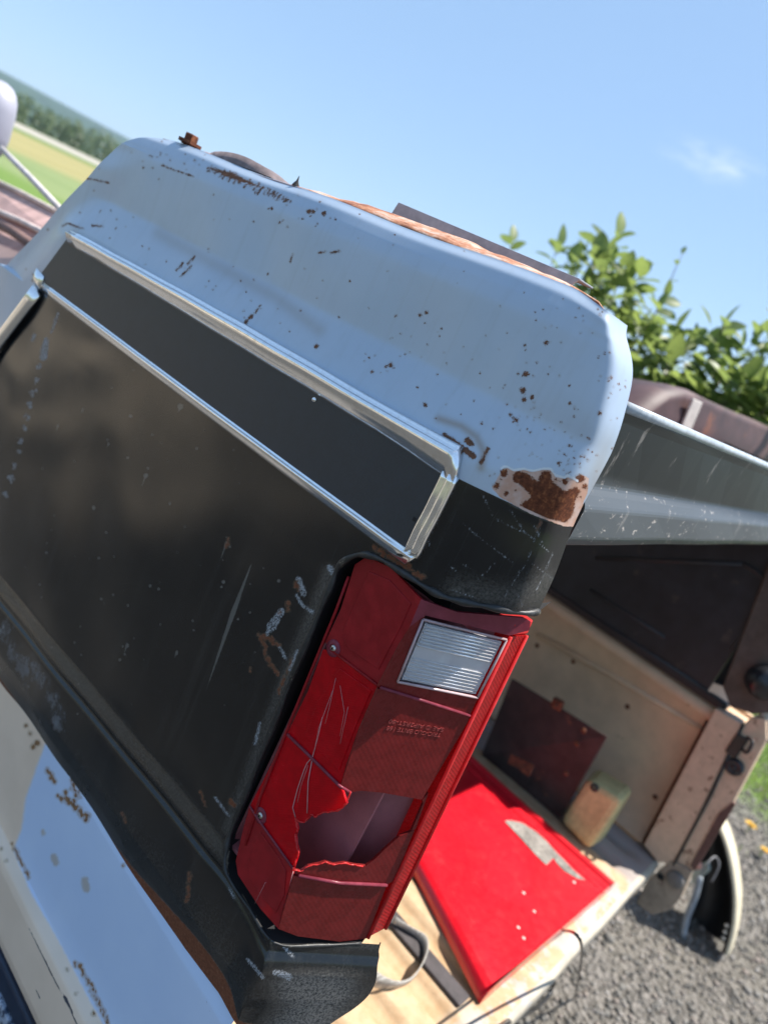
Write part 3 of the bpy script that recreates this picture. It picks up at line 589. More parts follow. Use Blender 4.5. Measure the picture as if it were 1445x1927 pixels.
# ---- chrome frame with black tape insert
def trim_strip(name, pts, h, d, mat=M_chrome, widen=None, mitre=0.0, ridge=False):
    """pressed strip: broad face leaning up, narrow lower face, thin foot; h tall, d proud"""
    pr = ((-.5, .0), (-.5, .30), (-.47, .50), (-.43, .54), (-.38, .56), (-.33, .72), (-.29, .92), (-.25, .99), (-.20, 1.0), (-.12, .97), (.06, .80), (.24, .58), (.40, .34), (.47, .18), (.5, 0))
    if ridge: pr = ((-.5, 0), (-.5, .6), (-.42, .9), (-.32, .9), (-.24, .35), (-.12, .30), (-.04, .8), (.06, 1.0), (.18, .95), (.26, .5), (.36, .45), (.44, .8), (.5, .6), (.5, 0))
    pr = [(q, r_*d) for q, r_ in pr] + [(.45, -0.003), (-.45, -0.003)]; pr = pr[::-1]
    V = []; F = []; k = len(pr); n = len(pts); out = Vector((-1, 0, 0))
    for i, p in enumerate(pts):
        p = Vector(p); t = (Vector(pts[min(i+1, n-1)]) - Vector(pts[max(i-1, 0)])).normalized(); s_ = out.cross(t).normalized(); hh = h*(widen[i] if widen else 1.0)
        for a, b in pr: V.append(p + s_*a*hh + out*b + t*(mitre*a*hh*(1 - i) if i < 1 else 0))
    for i in range(n - 1):
        for j in range(k): F.append((i*k + j, i*k + (j+1) % k, (i+1)*k + (j+1) % k, (i+1)*k + j))
    F.append(tuple(range(k))); F.append(tuple((n-1)*k + j for j in range(k))[::-1])
    o = mesh(name, V, F, mat, inv, True); bm = bmesh.new(); bm.from_mesh(o.data); bmesh.ops.recalc_face_normals(bm, faces=bm.faces); bm.to_mesh(o.data); bm.free()
    return o
xs = -0.0185
lr = random.Random(5)
yt = np.concatenate([np.linspace(0.307, 0.36, 8), np.linspace(0.40, 1.047, 26)])
top_line = [(xs + 0.0002*math.sin(yy*40), yy, -0.0935 - 0.0075*(yy - 0.307)/0.74 + 0.0022*math.sin(math.pi*(yy - 0.307)/0.74) + 0.0002*math.sin(yy*53)) for yy in yt]
trim_strip('upper_chrome_strip', top_line, 0.0262, 0.0125, widen=[1.18 - 0.18*float(sm(0.307, 0.40, yy)) - 0.16*float(sm(0.6, 1.0, yy)) for yy in yt], mitre=-0.35)
bot_line = [(xs + 0.0002*math.sin(yy*37), yy, -0.1865 + 0.0004*math.sin(yy*8)) for yy in np.linspace(0.308, 1.085, 30)]
trim_strip('lower_chrome_strip', bot_line, 0.0140, 0.0065, mitre=0.6)
trim_strip('end_chrome_strip', [(xs - 0.0008 + 0.0003*math.sin(k*1.3), 0.3095 - 0.0005*math.sin(k*.5), -0.103 - 0.0065*k) for k in range(13)], 0.0155, 0.0055, ridge=True)
# crumpled corner caps
def corner_cap(c, w_, h_, d, seed):
    lr = random.Random(seed); V = []; n = 7
    for i in range(n):
        for j in range(n):
            a, b = i/(n-1), j/(n-1); e = min(a, 1-a, b, 1-b)*2
            V.append((c[0] - d*(0.30 + 0.70*min(1, e*1.4)) - lr.uniform(0, .0009)*(0.2 + e), c[1] + (a - .5)*w_, c[2] + (b - .5)*h_ + (a - .5)*w_*0.15))
    F = [(i*n + j, (i+1)*n + j, (i+1)*n + j + 1, i*n + j + 1) for i in range(n-1) for j in range(n-1)]
    o = mesh('chrome_corner_cap', V, F, M_chrome, inv, True); solid(o, 0.001); return o
corner_cap((xs, 1.1065, -0.1795), 0.030, 0.020, 0.0075, 3)
box('dark_hole', (xs - 0.0025, 0.3205, -0.1555), (xs + 0.001, 0.3245, -0.1515), M_void, inv, 0.0005)
# insert: thin plate between the strips with the slanted front end
ins = [(0.316, -0.094), (0.316, -0.183), (1.075, -0.184), (1.105, -0.171), (1.060, -0.1055), (1.045, -0.1005), (0.70, -0.092), (0.52, -0.087)]
V = [(xs - 0.0022, a, b) for a, b in ins] + [(xs + 0.004, a, b) for a, b in ins]; n = len(ins)
o = mesh('trim_insert', V, [tuple(range(n))] + [tuple(range(n, 2*n))[::-1]] + [(i, n + i, n + (i+1) % n, (i+1) % n) for i in range(n)], M_insert, inv)
o['label'] = 'matte black band between the chrome strips'
trim_strip('arch_chrome_strip', [Vector((xs, 1.104, -0.196)).lerp(Vector((xs, 1.235, -0.385)), k/8) for k in range(9)], 0.024, 0.008)
lathe('rivet', [(0, 0.0022), (0.0016, 0.0018), (0.0026, 0.0)], M_chrome, inv, U(591, 752, x=xs - 0.0022), (-1, 0, 0), 10)

# ---- flange along the upturned bottom edge and what stands on it
V = []; F = []; lr = random.Random(2); yl = np.linspace(0.318, 0.965, 60)
for i, yy in enumerate(yl):
    zt = 0.0715 - 0.007*float(sm(0.31, 0.26, yy)) + 0.0012*math.sin(yy*23.0)
    xo = 0.0165
    wv = 0.0046*math.exp(-((yy - 0.50)/0.15)**2) + 0.0012*mnoise.noise(Vector((yy*25, 0, 0)))
    rise = [0, 0.004, 0.012, 0.0165, 0.0175, 0.010]; run = [0, 0.004, 0.020, 0.045, 0.075, 0.095]
    for a, b in zip(run, rise): V.append((xo + a, yy, zt - 0.0004 + b*(0.22 + 165*wv) + lr.uniform(-.0006, .0006)*(b > 0)))
for i in range(len(yl) - 1):
    for j in range(5): F.append((i*6 + j, i*6 + j + 1, (i+1)*6 + j + 1, (i+1)*6 + j))
solid(mesh('bottom_flange', V, F, M_flange, inv, True), 0.0015)
M_steelgrey = plain('weathered_grey_steel', (0.27, 0.275, 0.31), 0.5, nscale=60, amt=0.25, spot=((0.2, 0.09, 0.05), 0.68))
o = mesh('underbody_rail', [(0.10, 0.362, 0.076), (0.10, 0.607, 0.083), (0.10, 0.602, 0.1035), (0.10, 0.350, 0.0915), (0.13, 0.350, 0.0925), (0.13, 0.602, 0.1045)], [(0, 1, 2, 3), (3, 2, 5, 4)], M_steelgrey, inv); solid(o, 0.002); bevel(o, .001)
V = [(0.055 + 0.01*math.sin(i*2.1), 0.318 - 0.045*i/7, 0.062 + (0.010 + 0.004*math.sin(i*2.7))*math.sin(math.pi*i/7) - 0.010*i/7) for i in range(8)] + [(0.06, 0.318 - 0.045*i/7, 0.052 - 0.010*i/7) for i in range(8)]
solid(mesh('torn_edge', V, [(i, i+1, i+9, i+8) for i in range(7)], M_dust, inv), 0.0012)
# hump, spike, bolts on top
V = []; F = []
for i, yy in enumerate(np.linspace(0.725, 0.865, 12)):
    h = 0.0125*math.sin(math.pi*i/11)**0.6
    for j, xx in enumerate((0.0185, 0.022, 0.05, 0.09)): V.append((xx, yy, 0.0720 + h*(0.0, 1.0, 1.05, 0.0)[j]))
for i in range(11):
    for j in range(3): F.append((i*4 + j, i*4 + j + 1, i*4 + j + 5, i*4 + j + 4))
mesh('rust_blister', V, F, plain('brown_scale', (0.20, 0.155, 0.155), 0.8, nscale=80, amt=0.4), inv, True)
lathe('clip_spike', [(0.0045, 0), (0.003, 0.003), (0.0012, 0.006), (0.0004, 0.011), (0, 0.0115)], M_void, inv, (0.02, 0.680, 0.0725), (0, 0, 1), 8)
bolt = lathe('bolt', [(0.0, 0.0145), (0.0085, 0.0145), (0.0095, 0.013), (0.0095, 0.006), (0.017, 0.0055), (0.017, 0.002), (0.012, 0.0018), (0.012, 0)], M_rust, inv, (0.025, 0.915, 0.0740), (0, 0, 1), 6, False)

# ---- tail lamp ------------------------------------------------------------------------------------------------
def lens_red(name, c, trans=0.35, grid=420, gb=0.5, rough=0.22):
    t = NT(name); v = t.co(); x, y, z = t.sep(v)
    s1 = t.math('SINE', t.math('MULTIPLY', t.math('ADD', y, t.math('MULTIPLY', x, -0.6)), grid*6.2832/2)); s2 = t.math('SINE', t.math('MULTIPLY', z, grid*6.2832/2))
    pr = t.math('MULTIPLY', s1, s2)
    n_ = t.noise(v, 70, 5, 0.65)
    cc = t.mix(t.step(n_, 0.35, 0.7), tuple(q*0.85 for q in c), tuple(min(1, q*1.15) for q in c))
    cc = t.mix(t.math('MULTIPLY', t.step(pr, 0.0, 0.9), 0.10), cc, tuple(q*0.45 for q in c))
    cc = t.mix(t.math('MULTIPLY', t.step(t.noise(v, 22, 6, 0.7), 0.52, 0.8), 0.05), cc, (0.30, 0.20, 0.19))
    cc = t.mix(t.math('MULTIPLY', t.step(t.noise(v, 700, 4, 0.7), 0.70, 0.78), 0.12), cc, (0.5, 0.42, 0.40))
    t.set(Base_Color=cc, Roughness=t.mixf(n_, rough, rough + 0.2), Coat_Weight=0.06, Coat_Roughness=0.08, Specular_IOR_Level=0.22)
    tr = t.n('ShaderNodeBsdfTranslucent'); tr.inputs[0].default_value = (min(1, c[0]*1.9), c[1]*0.8, c[2]*0.8, 1)
    ms = t.n('ShaderNodeMixShader'); ms.inputs[0].default_value = trans
    t.l(t.b.outputs[0], ms.inputs[1]); t.l(tr.outputs[0], ms.inputs[2]); t.l(ms.outputs[0], t.out.inputs[0])
    b = t.bump(pr, gb, 0.0004); t.l(b.outputs[0], tr.inputs['Normal']); return t.m
M_redA = lens_red('red_lens_reflector', (0.37, 0.018, 0.024), 0.30, 900, 0.06)
M_redB = lens_red('red_lens', (0.56, 0.002, 0.010), 0.35, 900, 0.2, 0.14)
M_redC = lens_red('brown_red_lens', (0.215, 0.018, 0.018), 0.30, 330, 0.10, 0.18)
M_redS = lens_red('bright_red_reflector', (0.40, 0.014, 0.016), 0.35, 520, 0.5, 0.15)
M_redE = lens_red('red_lens_edge', (0.62, 0.05, 0.05), 0.4, 200, 0.05, 0.15)
M_violet = lens_red('violet_red_rim', (0.27, 0.050, 0.075), 0.3, 200, 0.05, 0.15)
M_house = plain('pinkish_lamp_housing', (0.34, 0.115, 0.125), 0.6, nscale=28, amt=0.25, spot=((0.06, 0.045, 0.045), 0.68))  # pinkish plastic with the lens's red light put into its base colour
M_crack = plain('pale_crack', (0.50, 0.24, 0.24), 0.25)
XL = -0.006
lampE = thing('tail_lamp', '', '', (0, 0, 0)); del lampE['label']; del lampE['category']; lampE.parent = inv
FT, FB = U(792, 1128, x=XL), U(524, 1748, x=XL)            # the fold between flank and rear facet
d2 = np.array([0.090, -0.046, 0.0]); d2 /= np.linalg.norm(d2); fold = (FB - FT)/np.linalg.norm(FB - FT)
n2 = np.cross(fold, d2); n2 /= np.linalg.norm(n2)
if n2[1] > 0: n2 = -n2
n1 = np.array([-1.0, 0, 0])
def A(px, py, h=0.0): return U(px, py, x=XL - h)
def B(px, py, h=0.0): return UP_plane(px, py, FT + n2*h, n2)
def slab(name, poly, mat, parent, n_, th=0.0028, bv=0.0, smooth=False):
    """outline with real thickness, extruded inwards from its face"""
    P0 = [np.asarray(p) for p in poly]; k = len(P0)
    V = P0 + [p - np.asarray(n_)*th for p in P0]
    F = [tuple(range(k)), tuple(range(k, 2*k))[::-1]] + [(i, k + i, k + (i+1) % k, (i+1) % k) for i in range(k)]
    o = mesh(name, V, F, mat, parent, smooth); me = o.data
    bm = bmesh.new(); bm.from_mesh(me); bmesh.ops.recalc_face_normals(bm, faces=bm.faces); bm.to_mesh(me); bm.free()
    if bv: bevel(o, bv, 2, 50)
    return o
# flank facet pieces, top (reflector), middle, lower; jagged where it broke
hole1 = [(638, 1494), (660, 1508), (700, 1512)]
slab('flank_lens', [A(*p) for p in [(690, 1048), (735, 1068), (792, 1128), (770, 1180), (714, 1288), (622, 1222), (612, 1208), (640, 1150), (668, 1062)]], M_redA, lampE, n1)
slab('flank_lens', [A(*p) for p in [(620, 1224), (713, 1291), (676, 1376), (640, 1478), (586, 1424), (541, 1380), (580, 1300), (608, 1222)]], M_redB, lampE, n1)
brk1 = [(660, 1490), (652, 1512), (640, 1524), (622, 1528), (604, 1530), (592, 1538), (586, 1532), (580, 1541), (572, 1548), (562, 1546), (556, 1538)]
brk2 = [(556, 1538), (560, 1560), (556, 1572), (558, 1590), (562, 1604), (557, 1620), (552, 1634)]
slab('flank_lens', [A(*p) for p in [(539, 1384), (585, 1427), (640, 1481), (645, 1490)] + brk1[1:] + brk2[1:] + [(530, 1606), (500, 1562), (470, 1518), (505, 1450)]], M_redB, lampE, n1)
slab('flank_lens', [A(*p) for p in [(469, 1520), (499, 1565), (530, 1609), (551, 1637), (548, 1690), (524, 1748), (490, 1710), (448, 1646), (444, 1620), (458, 1560)]], M_redA, lampE, n1)
# rear facet pieces
slab('rear_lens', [B(*p) for p in [(792, 1128), (860, 1152), (985, 1163), (998, 1170), (996, 1186), (958, 1196), (800, 1158), (770, 1180)]], M_violet, lampE, n2)
slab('rear_lens', [B(*p) for p in [(770, 1180), (800, 1158), (745, 1284), (898, 1316), (884, 1345), (712, 1292)]], M_redC, lampE, n2)
slab('rear_lens', [B(*p) for p in [(711, 1296), (884, 1349), (878, 1362), (794, 1505), (720, 1492), (680, 1488), (655, 1492), (641, 1478), (676, 1376)]], M_redC, lampE, n2)
brk3 = [(552, 1636), (566, 1640), (580, 1630), (600, 1626), (612, 1622), (628, 1627), (648, 1624), (668, 1628), (688, 1630), (704, 1618), (724, 1598), (752, 1574), (780, 1562)]
slab('rear_lens', [B(*p) for p in brk3 + [(742, 1658), (728, 1664), (640, 1660), (560, 1646)]], M_redC, lampE, n2)
slab('rear_lens', [B(*p) for p in [(553, 1648), (640, 1663), (727, 1667), (690, 1766), (640, 1772), (560, 1762), (524, 1748)]], M_redC, lampE, n2)
slab('rear_lens', [B(*p) for p in [(795, 1505), (806, 1492), (782, 1560), (774, 1564), (796, 1512)]], M_redC, lampE, n2)
# moulded ribs across the lens
def rib(pts, r=0.0016, mat=None, parent=None, name='lens_rib'): return tube(name, [Vector(p) for p in pts], r, mat or M_violet, parent or lampE, 6)
rib([A(541, 1382, .0012), A(586, 1426, .0012), A(640, 1480, .0012), B(660, 1492, .001)]); rib([A(470, 1517, .0012), A(500, 1562, .0012), A(552, 1635, .0012)], 0.0013)
rib([B(562, 1648, .001), B(640, 1662, .001), B(728, 1666, .001)], 0.0018); rib([A(624, 1224, .001), A(712, 1291, .001)], 0.0012, M_redA); rib([B(716, 1294, .001), B(800, 1320, .001), B(884, 1347, .001)], 0.0016)
rib([A(656, 1085, .0008), A(632, 1150, .0008), A(545, 1362, .0008), A(490, 1500, .0008), A(462, 1590, .0008)], 0.0016, M_redA)
# raised panels moulded into the lens sections, and a few long scratches
def inset(pts, fn, n_, f, h, mat):
    c = np.mean(np.array(pts, float), 0); slab('lens_panel', [fn(*(c + (np.array(p) - c)*f), h) for p in pts], mat, lampE, n_, 0.0016, 0.0007)
inset([(693, 1068), (735, 1086), (778, 1134), (758, 1180), (712, 1268), (648, 1222), (640, 1192), (660, 1140)], A, n1, 0.93, .0010, M_redA)
inset([(640, 1246), (706, 1294), (672, 1372), (638, 1462), (600, 1424), (566, 1388), (596, 1312)], A, n1, 0.90, .0009, M_redB)
inset([(488, 1556), (528, 1612), (542, 1640), (538, 1690), (520, 1726), (490, 1692), (462, 1646), (466, 1604)], A, n1, 0.90, .0010, M_redA)
for pts in ([(632, 1276), (620, 1330), (612, 1362)], [(640, 1290), (648, 1340), (640, 1385)], [(626, 1300), (600, 1370), (590, 1420)], [(480, 1700), (494, 1672), (500, 1660)], [(580, 1440), (566, 1480), (560, 1510)], [(655, 1330), (640, 1400)]):
    rib([A(x, y, .0010) for x, y in pts], 0.00020, M_crack, name='lens_scratch')
# broken edges stand up, pale and chewed
def ragged(pts, fn, seed):
    lr = random.Random(seed); q = []
    for (a, b) in zip(pts[:-1], pts[1:]):
        for k in range(4): q.append(fn(a[0] + (b[0]-a[0])*k/4 + lr.uniform(-1, 1), a[1] + (b[1]-a[1])*k/4 + lr.uniform(-1, 1), lr.uniform(0.0, .0010)))
    tube('broken_edge', [Vector(p) for p in q], 0.0009, M_redE, lampE, 5, scale=[lr.uniform(.5, 1.3) for _ in q])
ragged(brk2, A, 1); ragged(brk3[:9], B, 2); ragged(brk1, A, 3)
rib([A(556, 1538, .0006), A(551, 1520, .0006), A(560, 1485, .0006), A(572, 1450, .0006), A(578, 1436, .0006), A(588, 1425, .0006), A(598, 1390, .0006), A(607, 1350, .0006)], 0.0005, M_crack, name='crack')
rib([A(588, 1428, .0006), A(580, 1470, .0006), A(578, 1530, .0006)], 0.0005, M_crack, name='crack')
rib([A(552, 1640, .0006), A(546, 1665, .0006), A(540, 1700, .0006)], 0.0005, M_crack, name='crack')
# bright end strip turned to the rear
e0, e1 = B(960, 1198), B(692, 1764); f0 = e0 + np.array([0.030, -0.002, 0.0]); f1 = e1 + np.array([0.028, -0.002, 0.0])
ns = np.cross(e1 - e0, f0 - e0); ns /= np.linalg.norm(ns); ns = ns if ns[1] < 0 else -ns
slab('end_reflector', [e0, f0, f1, e1], M_redS, lampE, ns, 0.02)
for (a, b) in ((e0, e1), (f0, f1)): rib([a + ns*.0006, a + (b - a)*.5 + ns*.0006, b + ns*.0006], 0.0021, M_redE, name='end_reflector_bead')
hexa('lamp_corner', [e0 + np.array([0, 0, .001]), f0 + np.array([0.002, 0, .001]), f0 + np.array([0.002, .02, .001]), e0 + np.array([0, .02, .001]), e0 + np.array([-.002, .001, .014]), f0 + np.array([0.003, .002, .016]), f0 + np.array([.003, .02, .016]), e0 + np.array([-.002, .02, .014])], M_redE, lampE, 0.0015)
# housing seen through the hole
hz0, hz1 = FT[2] + 0.0, FB[2] - 0.0
Hc = [A(575, 1500) + np.array([.045, 0.01, 0.03]), A(545, 1650) + np.array([.045, .01, -.005])]
hb = box('lamp_housing', (0.052, 0.262, -0.60), (0.056, 0.375, -0.235), M_house, lampE)
box('lamp_housing_side', (0.010, 0.372, -0.60), (0.056, 0.3745, -0.235), M_house, lampE)
mesh('lamp_housing_back', [(0.052, 0.30, -0.60), (0.052, 0.30, -0.235), (0.100, 0.246, -0.235), (0.100, 0.246, -0.60)], [(0, 1, 2, 3)], M_house, lampE)
box('lamp_housing_floor', (0.006, 0.275, -0.588), (0.055, 0.372, -0.584), M_house, lampE)
box('lamp_gap_shade', (0.060, 0.295, -0.64), (0.064, 0.40, -0.19), M_void, inv)  # added dark plate: paints the gap behind the lens as shade
mesh('lamp_gap_shade', [(0.062, 0.295, -0.64), (0.062, 0.295, -0.19), (0.118, 0.252, -0.19), (0.118, 0.252, -0.64)], [(0, 1, 2, 3)], M_void, inv)  # slanted half of the added dark plate
# reversing lens: clear plastic over a pale reflector
M_clear = NT('clear_ribbed_lens'); vv = M_clear.co(); M_clear.set(Base_Color=M_clear.mix(M_clear.step(M_clear.noise(vv, 60, 5), .4, .7), (0.80, 0.79, 0.81), (0.88, 0.88, 0.90)), Roughness=0.12, Transmission_Weight=0.55, IOR=1.45); M_clear = M_clear.m
M_refl = plain('pale_reflector', (0.62, 0.60, 0.62), 0.35, nscale=60, metal=0.3)
RQ = [(796, 1166), (953, 1204), (898, 1313), (748, 1283)]
def RB(u, v_, h=0.0):
    p = [np.array(q, float) for q in RQ]; q = p[0]*(1-u)*(1-v_) + p[1]*u*(1-v_) + p[2]*u*v_ + p[3]*(1-u)*v_; return B(q[0], q[1], h)
rev = slab('reversing_lens', [RB(0.04, .05, -.001), RB(.96, .05, -.001), RB(.96, .95, -.001), RB(.04, .95, -.001)], M_clear, lampE, n2, 0.003)
slab('reversing_reflector', [RB(0.02, .03, -.009), RB(.98, .03, -.009), RB(.98, .97, -.009), RB(.02, .97, -.009)], M_refl, lampE, n2, 0.003)
frame = [RB(0, 0, .0008), RB(1, 0, .0008), RB(1, 1, .0008), RB(0, 1, .0008), RB(0, 0, .0008)]
for a, b in zip(frame[:-1], frame[1:]): rib([a, (a + b)/2, b], 0.0013, plain('clear_frame', (0.46, 0.33, 0.34), 0.2) if 'clear_frame' not in bpy.data.materials else bpy.data.materials['clear_frame'], lampE, 'reversing_frame')
for k in range(17):
    v_ = 0.08 + 0.84*k/16
    if 0.40 < v_ < 0.58: continue
    rib([RB(.06, v_, -.0004), RB(.5, v_, -.0004), RB(.94, v_, -.0004)], 0.0011 if v_ < .4 else 0.0006, M_clear, rev, 'lens_prism')
# moulded lettering, upside down like the box
def lettering(txt, px0, px1, size, parent, fn):
    c = bpy.data.curves.new('t', 'FONT'); c.body = txt; c.size = 1.0; c.extrude = 0.02; c.align_x = 'LEFT'
    o = bpy.data.objects.new('t', c); col.objects.link(o); bpy.context.view_layer.update()
    me = bpy.data.meshes.new_from_object(o.evaluated_get(bpy.context.evaluated_depsgraph_get())); bpy.data.objects.remove(o)
    a = np.array(fn(*px0)); b = np.array(fn(*px1)); ux = (b - a)/np.linalg.norm(b - a); wtxt = max(v.co.x for v in me.vertices)
    s = np.linalg.norm(b - a)/wtxt; uy = np.cross(n2, ux); uy /= np.linalg.norm(uy)
    for v in me.vertices:
        p = a + ux*v.co.x*s + uy*v.co.y*size + n2*(0.0004 + v.co.z*0.012); v.co = p
    link('moulded_lettering', me, M_redE if False else M_letter, parent)
M_letter = plain('moulded_red', (0.28, 0.045, 0.042), 0.25)
lettering('TRIC-GLO BRITE 168', (830, 1380), (729, 1366), 0.0062, lampE, B)
lettering('SAE \u00a9 AIP2RST-80', (836, 1370), (733, 1353), 0.0062, lampE, B)
# screws
M_screw = plain('zinc_screw', (0.55, 0.52, 0.48), 0.3, 1.0, 300, 0.3)
for (sx, sy) in ((627, 1220), (490, 1535)):
    p = A(sx, sy, 0.0005)
    s_ = lathe('screw', [(0, .0016), (.0016, .0016), (.0032, .0010), (.0038, -.0008), (.0038, -.002)], M_screw, lampE, p, (-1, 0, 0), 14)
    for a in (0.5, 0.5 + math.pi/2):
        u_ = Vector((0, math.cos(a), math.sin(a)))*.0021; w_ = Vector((0, -math.sin(a), math.cos(a)))*.0005; q = Vector(p) + Vector((-.00175, 0, 0))
        mesh('screw_slot', [q + u_ + w_, q - u_ + w_, q - u_ - w_, q + u_ - w_], [(0, 1, 2, 3)], M_void, s_)
    lathe('screw_seat', [(.0040, .0004), (.0085, .0006), (.0088, -.001)], M_violet, lampE, p, (-1, 0, 0), 16)

# ---- rest of the upturned box: rear sill, floor, right side
TILT = 0.022
def zt(x, z): return z + TILT*(x - 0.1)
M_sill = NT('scuffed_black_sill'); v = M_sill.co(); sx_, sy_, sz_ = M_sill.sep(v)
scr = M_sill.step(M_sill.noise(M_sill.map(v, (40, 40, 14), (0, 0.35, 0)), 1.0, 5, 0.7), 0.60, 0.70); lowz = M_sill.step(sz_, -0.055, -0.075)
sc2 = M_sill.math('MULTIPLY', M_sill.step(M_sill.noise(M_sill.map(v, (60, 60, 120)), 1.0, 5, 0.7), 0.60, 0.68), lowz)
M_sill.set(Base_Color=M_sill.mix(M_sill.math('MAXIMUM', M_sill.math('MULTIPLY', scr, 0.35), sc2), M_sill.mix(lowz, (0.012, 0.014, 0.016), (0.085, 0.095, 0.105)), (0.42, 0.38, 0.35)), Roughness=0.42, Specular_IOR_Level=0.22); M_sill = M_sill.m
prof = [(0.262, 0.010), (0.2535, 0.009), (0.250, 0.004), (0.2515, -0.008), (0.2530, -0.072), (0.2470, -0.079), (0.2400, -0.090), (0.2390, -0.122), (0.2440, -0.132), (0.262, -0.134)]
V = []; F = []; xsn = np.linspace(0.100, 1.72, 24)
for xx in xsn:
    for (yy, zz) in prof: V.append((xx, yy + 0.0009*math.sin(xx*17 + zz*40), zt(xx, zz)))
k = len(prof)
for i in range(len(xsn) - 1):
    for j in range(k - 1): F.append((i*k + j, (i+1)*k + j, (i+1)*k + j + 1, i*k + j + 1))
o = mesh('rear_sill', V, F, M_sill, inv); bevel(o, 0.003, 2, 20); o['label'] = 'scuffed black cross sill with a pale upper edge'
tube('sill_upper_bead', [Vector((xx, 0.2535, zt(xx, 0.006))) for xx in np.linspace(0.1, 1.72, 14)], 0.0055, plain('pale_worn_edge', (0.40, 0.44, 0.47), 0.35, nscale=60, amt=0.25), inv, 10)
M_pinkfloor = plain('faded_pink_primer', (0.52, 0.34, 0.31), 0.75, nscale=25, amt=0.25, spot=((0.30, 0.20, 0.16), 0.62))
box('floor_panel', (0.10, 0.262, -0.022), (1.72, 1.10, -0.010), M_rust, inv)
box('floor_panel', (0.62, 1.10, -0.022), (1.72, 2.12, -0.010), M_rust, inv)
V = []; F = []
for i, yy in enumerate(np.linspace(0.30, 2.1, 3)):
    pass
# right inner wall of the upturned box, with its stamped recess
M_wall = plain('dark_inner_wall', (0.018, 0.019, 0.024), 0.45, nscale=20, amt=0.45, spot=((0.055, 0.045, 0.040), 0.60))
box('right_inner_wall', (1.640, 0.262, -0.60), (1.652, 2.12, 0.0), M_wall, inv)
fr = [U(*p, x=1.637) for p in ((1400, 1062), (1440, 1100), (1405, 1180), (1375, 1225))]
M_wline = plain('stamped_ridge', (0.035, 0.034, 0.036), 0.45)
tube('recess_line', smooth_path(fr, 4), 0.006, M_wline, inv, 6)
for (a_, b_) in (((1120, 1050), (1400, 1062)), ((1060, 1125), (1330, 1300)), ((1110, 1110), (1250, 1200))): tube('stamped_ridge', [Vector(U(*a_, x=1.639)), Vector((np.array(U(*a_, x=1.639)) + np.array(U(*b_, x=1.639)))/2), Vector(U(*b_, x=1.639))], 0.006, M_wline, inv, 6)
V = [U(1445, 1060, x=1.62), U(1358, 1292, x=1.62), U(1372, 1330, x=1.61), U(1415, 1345, x=1.60), U(1470, 1340, x=1.60), U(1500, 1060, x=1.62)]
o = slab('right_rear_jamb', V, plain('dusty_jamb', (0.105, 0.082, 0.066), 0.7, nscale=30, amt=0.35), inv, np.array([-1., 0, 0]), 0.06); bevel(o, .006)
lathe('right_lamp_back', [(0, .030), (.03, .028), (.042, .016), (.045, 0), (.045, -.02)], M_black, inv, U(1436, 1285, x=1.585), (-0.9, -0.4, 0), 16)
box('right_top_rail', (1.632, 0.20, -0.613), (1.80, 2.12, -0.588), plain('brown_black_rail', (0.030, 0.020, 0.018), 0.6), inv, 0.006)
box('right_outer_skin', (1.80, 0.24, -0.62), (1.812, 2.12, 0.05), M_black, inv)
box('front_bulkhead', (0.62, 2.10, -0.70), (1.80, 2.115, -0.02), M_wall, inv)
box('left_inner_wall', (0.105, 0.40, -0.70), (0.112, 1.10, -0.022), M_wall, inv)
# wheelhouse seen through the arch opening
for nm, pts in (('wheelhouse_wall', [U(-60, 316, x=.31), U(130, 411, x=.31), U(120, 458, x=.25), U(-60, 374, x=.25)]),):
    slab(nm, pts, M_pinkfloor, inv, np.array([-.7, 0, .7]), 0.006)
pale = plain('pale_primer_edge', (0.60, 0.50, 0.46), 0.6)
tube('wheelhouse_flange', [Vector(U(-60, 315, x=.305)), Vector(U(40, 362, x=.305)), Vector(U(130, 410, x=.305))], 0.006, pale, inv, 8)
tube('wheelhouse_flange', [Vector(U(-60, 374, x=.238)), Vector(U(40, 416, x=.238)), Vector(U(120, 457, x=.238))], 0.007, pale, inv, 8)
hexa('wheelhouse_step', [U(-60, 440, x=.20), U(100, 520, x=.20), U(120, 470, x=.26), U(-60, 384, x=.26), U(-60, 432, x=.20), U(100, 512, x=.20), U(120, 460, x=.26), U(-60, 376, x=.26)], M_pinkfloor, inv)
V = [U(-90, 425, x=.20), U(70, 490, x=.20), U(30, 640, x=.10), U(-120, 620, x=.10)]
solid(mesh('wheelhouse_tub', V, [(0, 1, 2, 3)], plain('sunlit_pink_primer', (0.56, 0.37, 0.32), 0.7, nscale=12, amt=0.15), inv), 0.004)
tube('wheelhouse_fold', [Vector(U(-60, 392, x=.195)), Vector(U(20, 432, x=.195)), Vector(U(80, 474, x=.195))], 0.012, plain('brown_fold', (0.20, 0.12, 0.105), 0.8), inv, 8)
adopt(inv)

# mirror head and its stay, seen past the arch
mir = thing('mirror_head', 'pale lavender grey rounded mirror head on a slim stay at the left edge', 'mirror', (0.25, 2.2, -0.12))
V = []; F = []; nu, nv = 20, 12
for j in range(nv):
    ph = math.pi*(j/(nv-1) - .5)
    for i in range(nu):
        th = 2*math.pi*i/nu; e = 0.6
        sg = lambda q: math.copysign(abs(q)**e, q)
        V.append((0.25 + 0.05*sg(math.cos(ph))*sg(math.cos(th)), 2.262 + 0.118*sg(math.cos(ph))*sg(math.sin(th)), 0.000 + 0.100*sg(math.sin(ph))))
for j in range(nv - 1):
    for i in range(nu): F.append((j*nu + i, j*nu + (i+1) % nu, (j+1)*nu + (i+1) % nu, (j+1)*nu + i))
mesh('mirror_shell', V, F, plain('lavender_grey_shell', (0.36, 0.36, 0.43), 0.45, nscale=10, amt=0.06), mir, True)
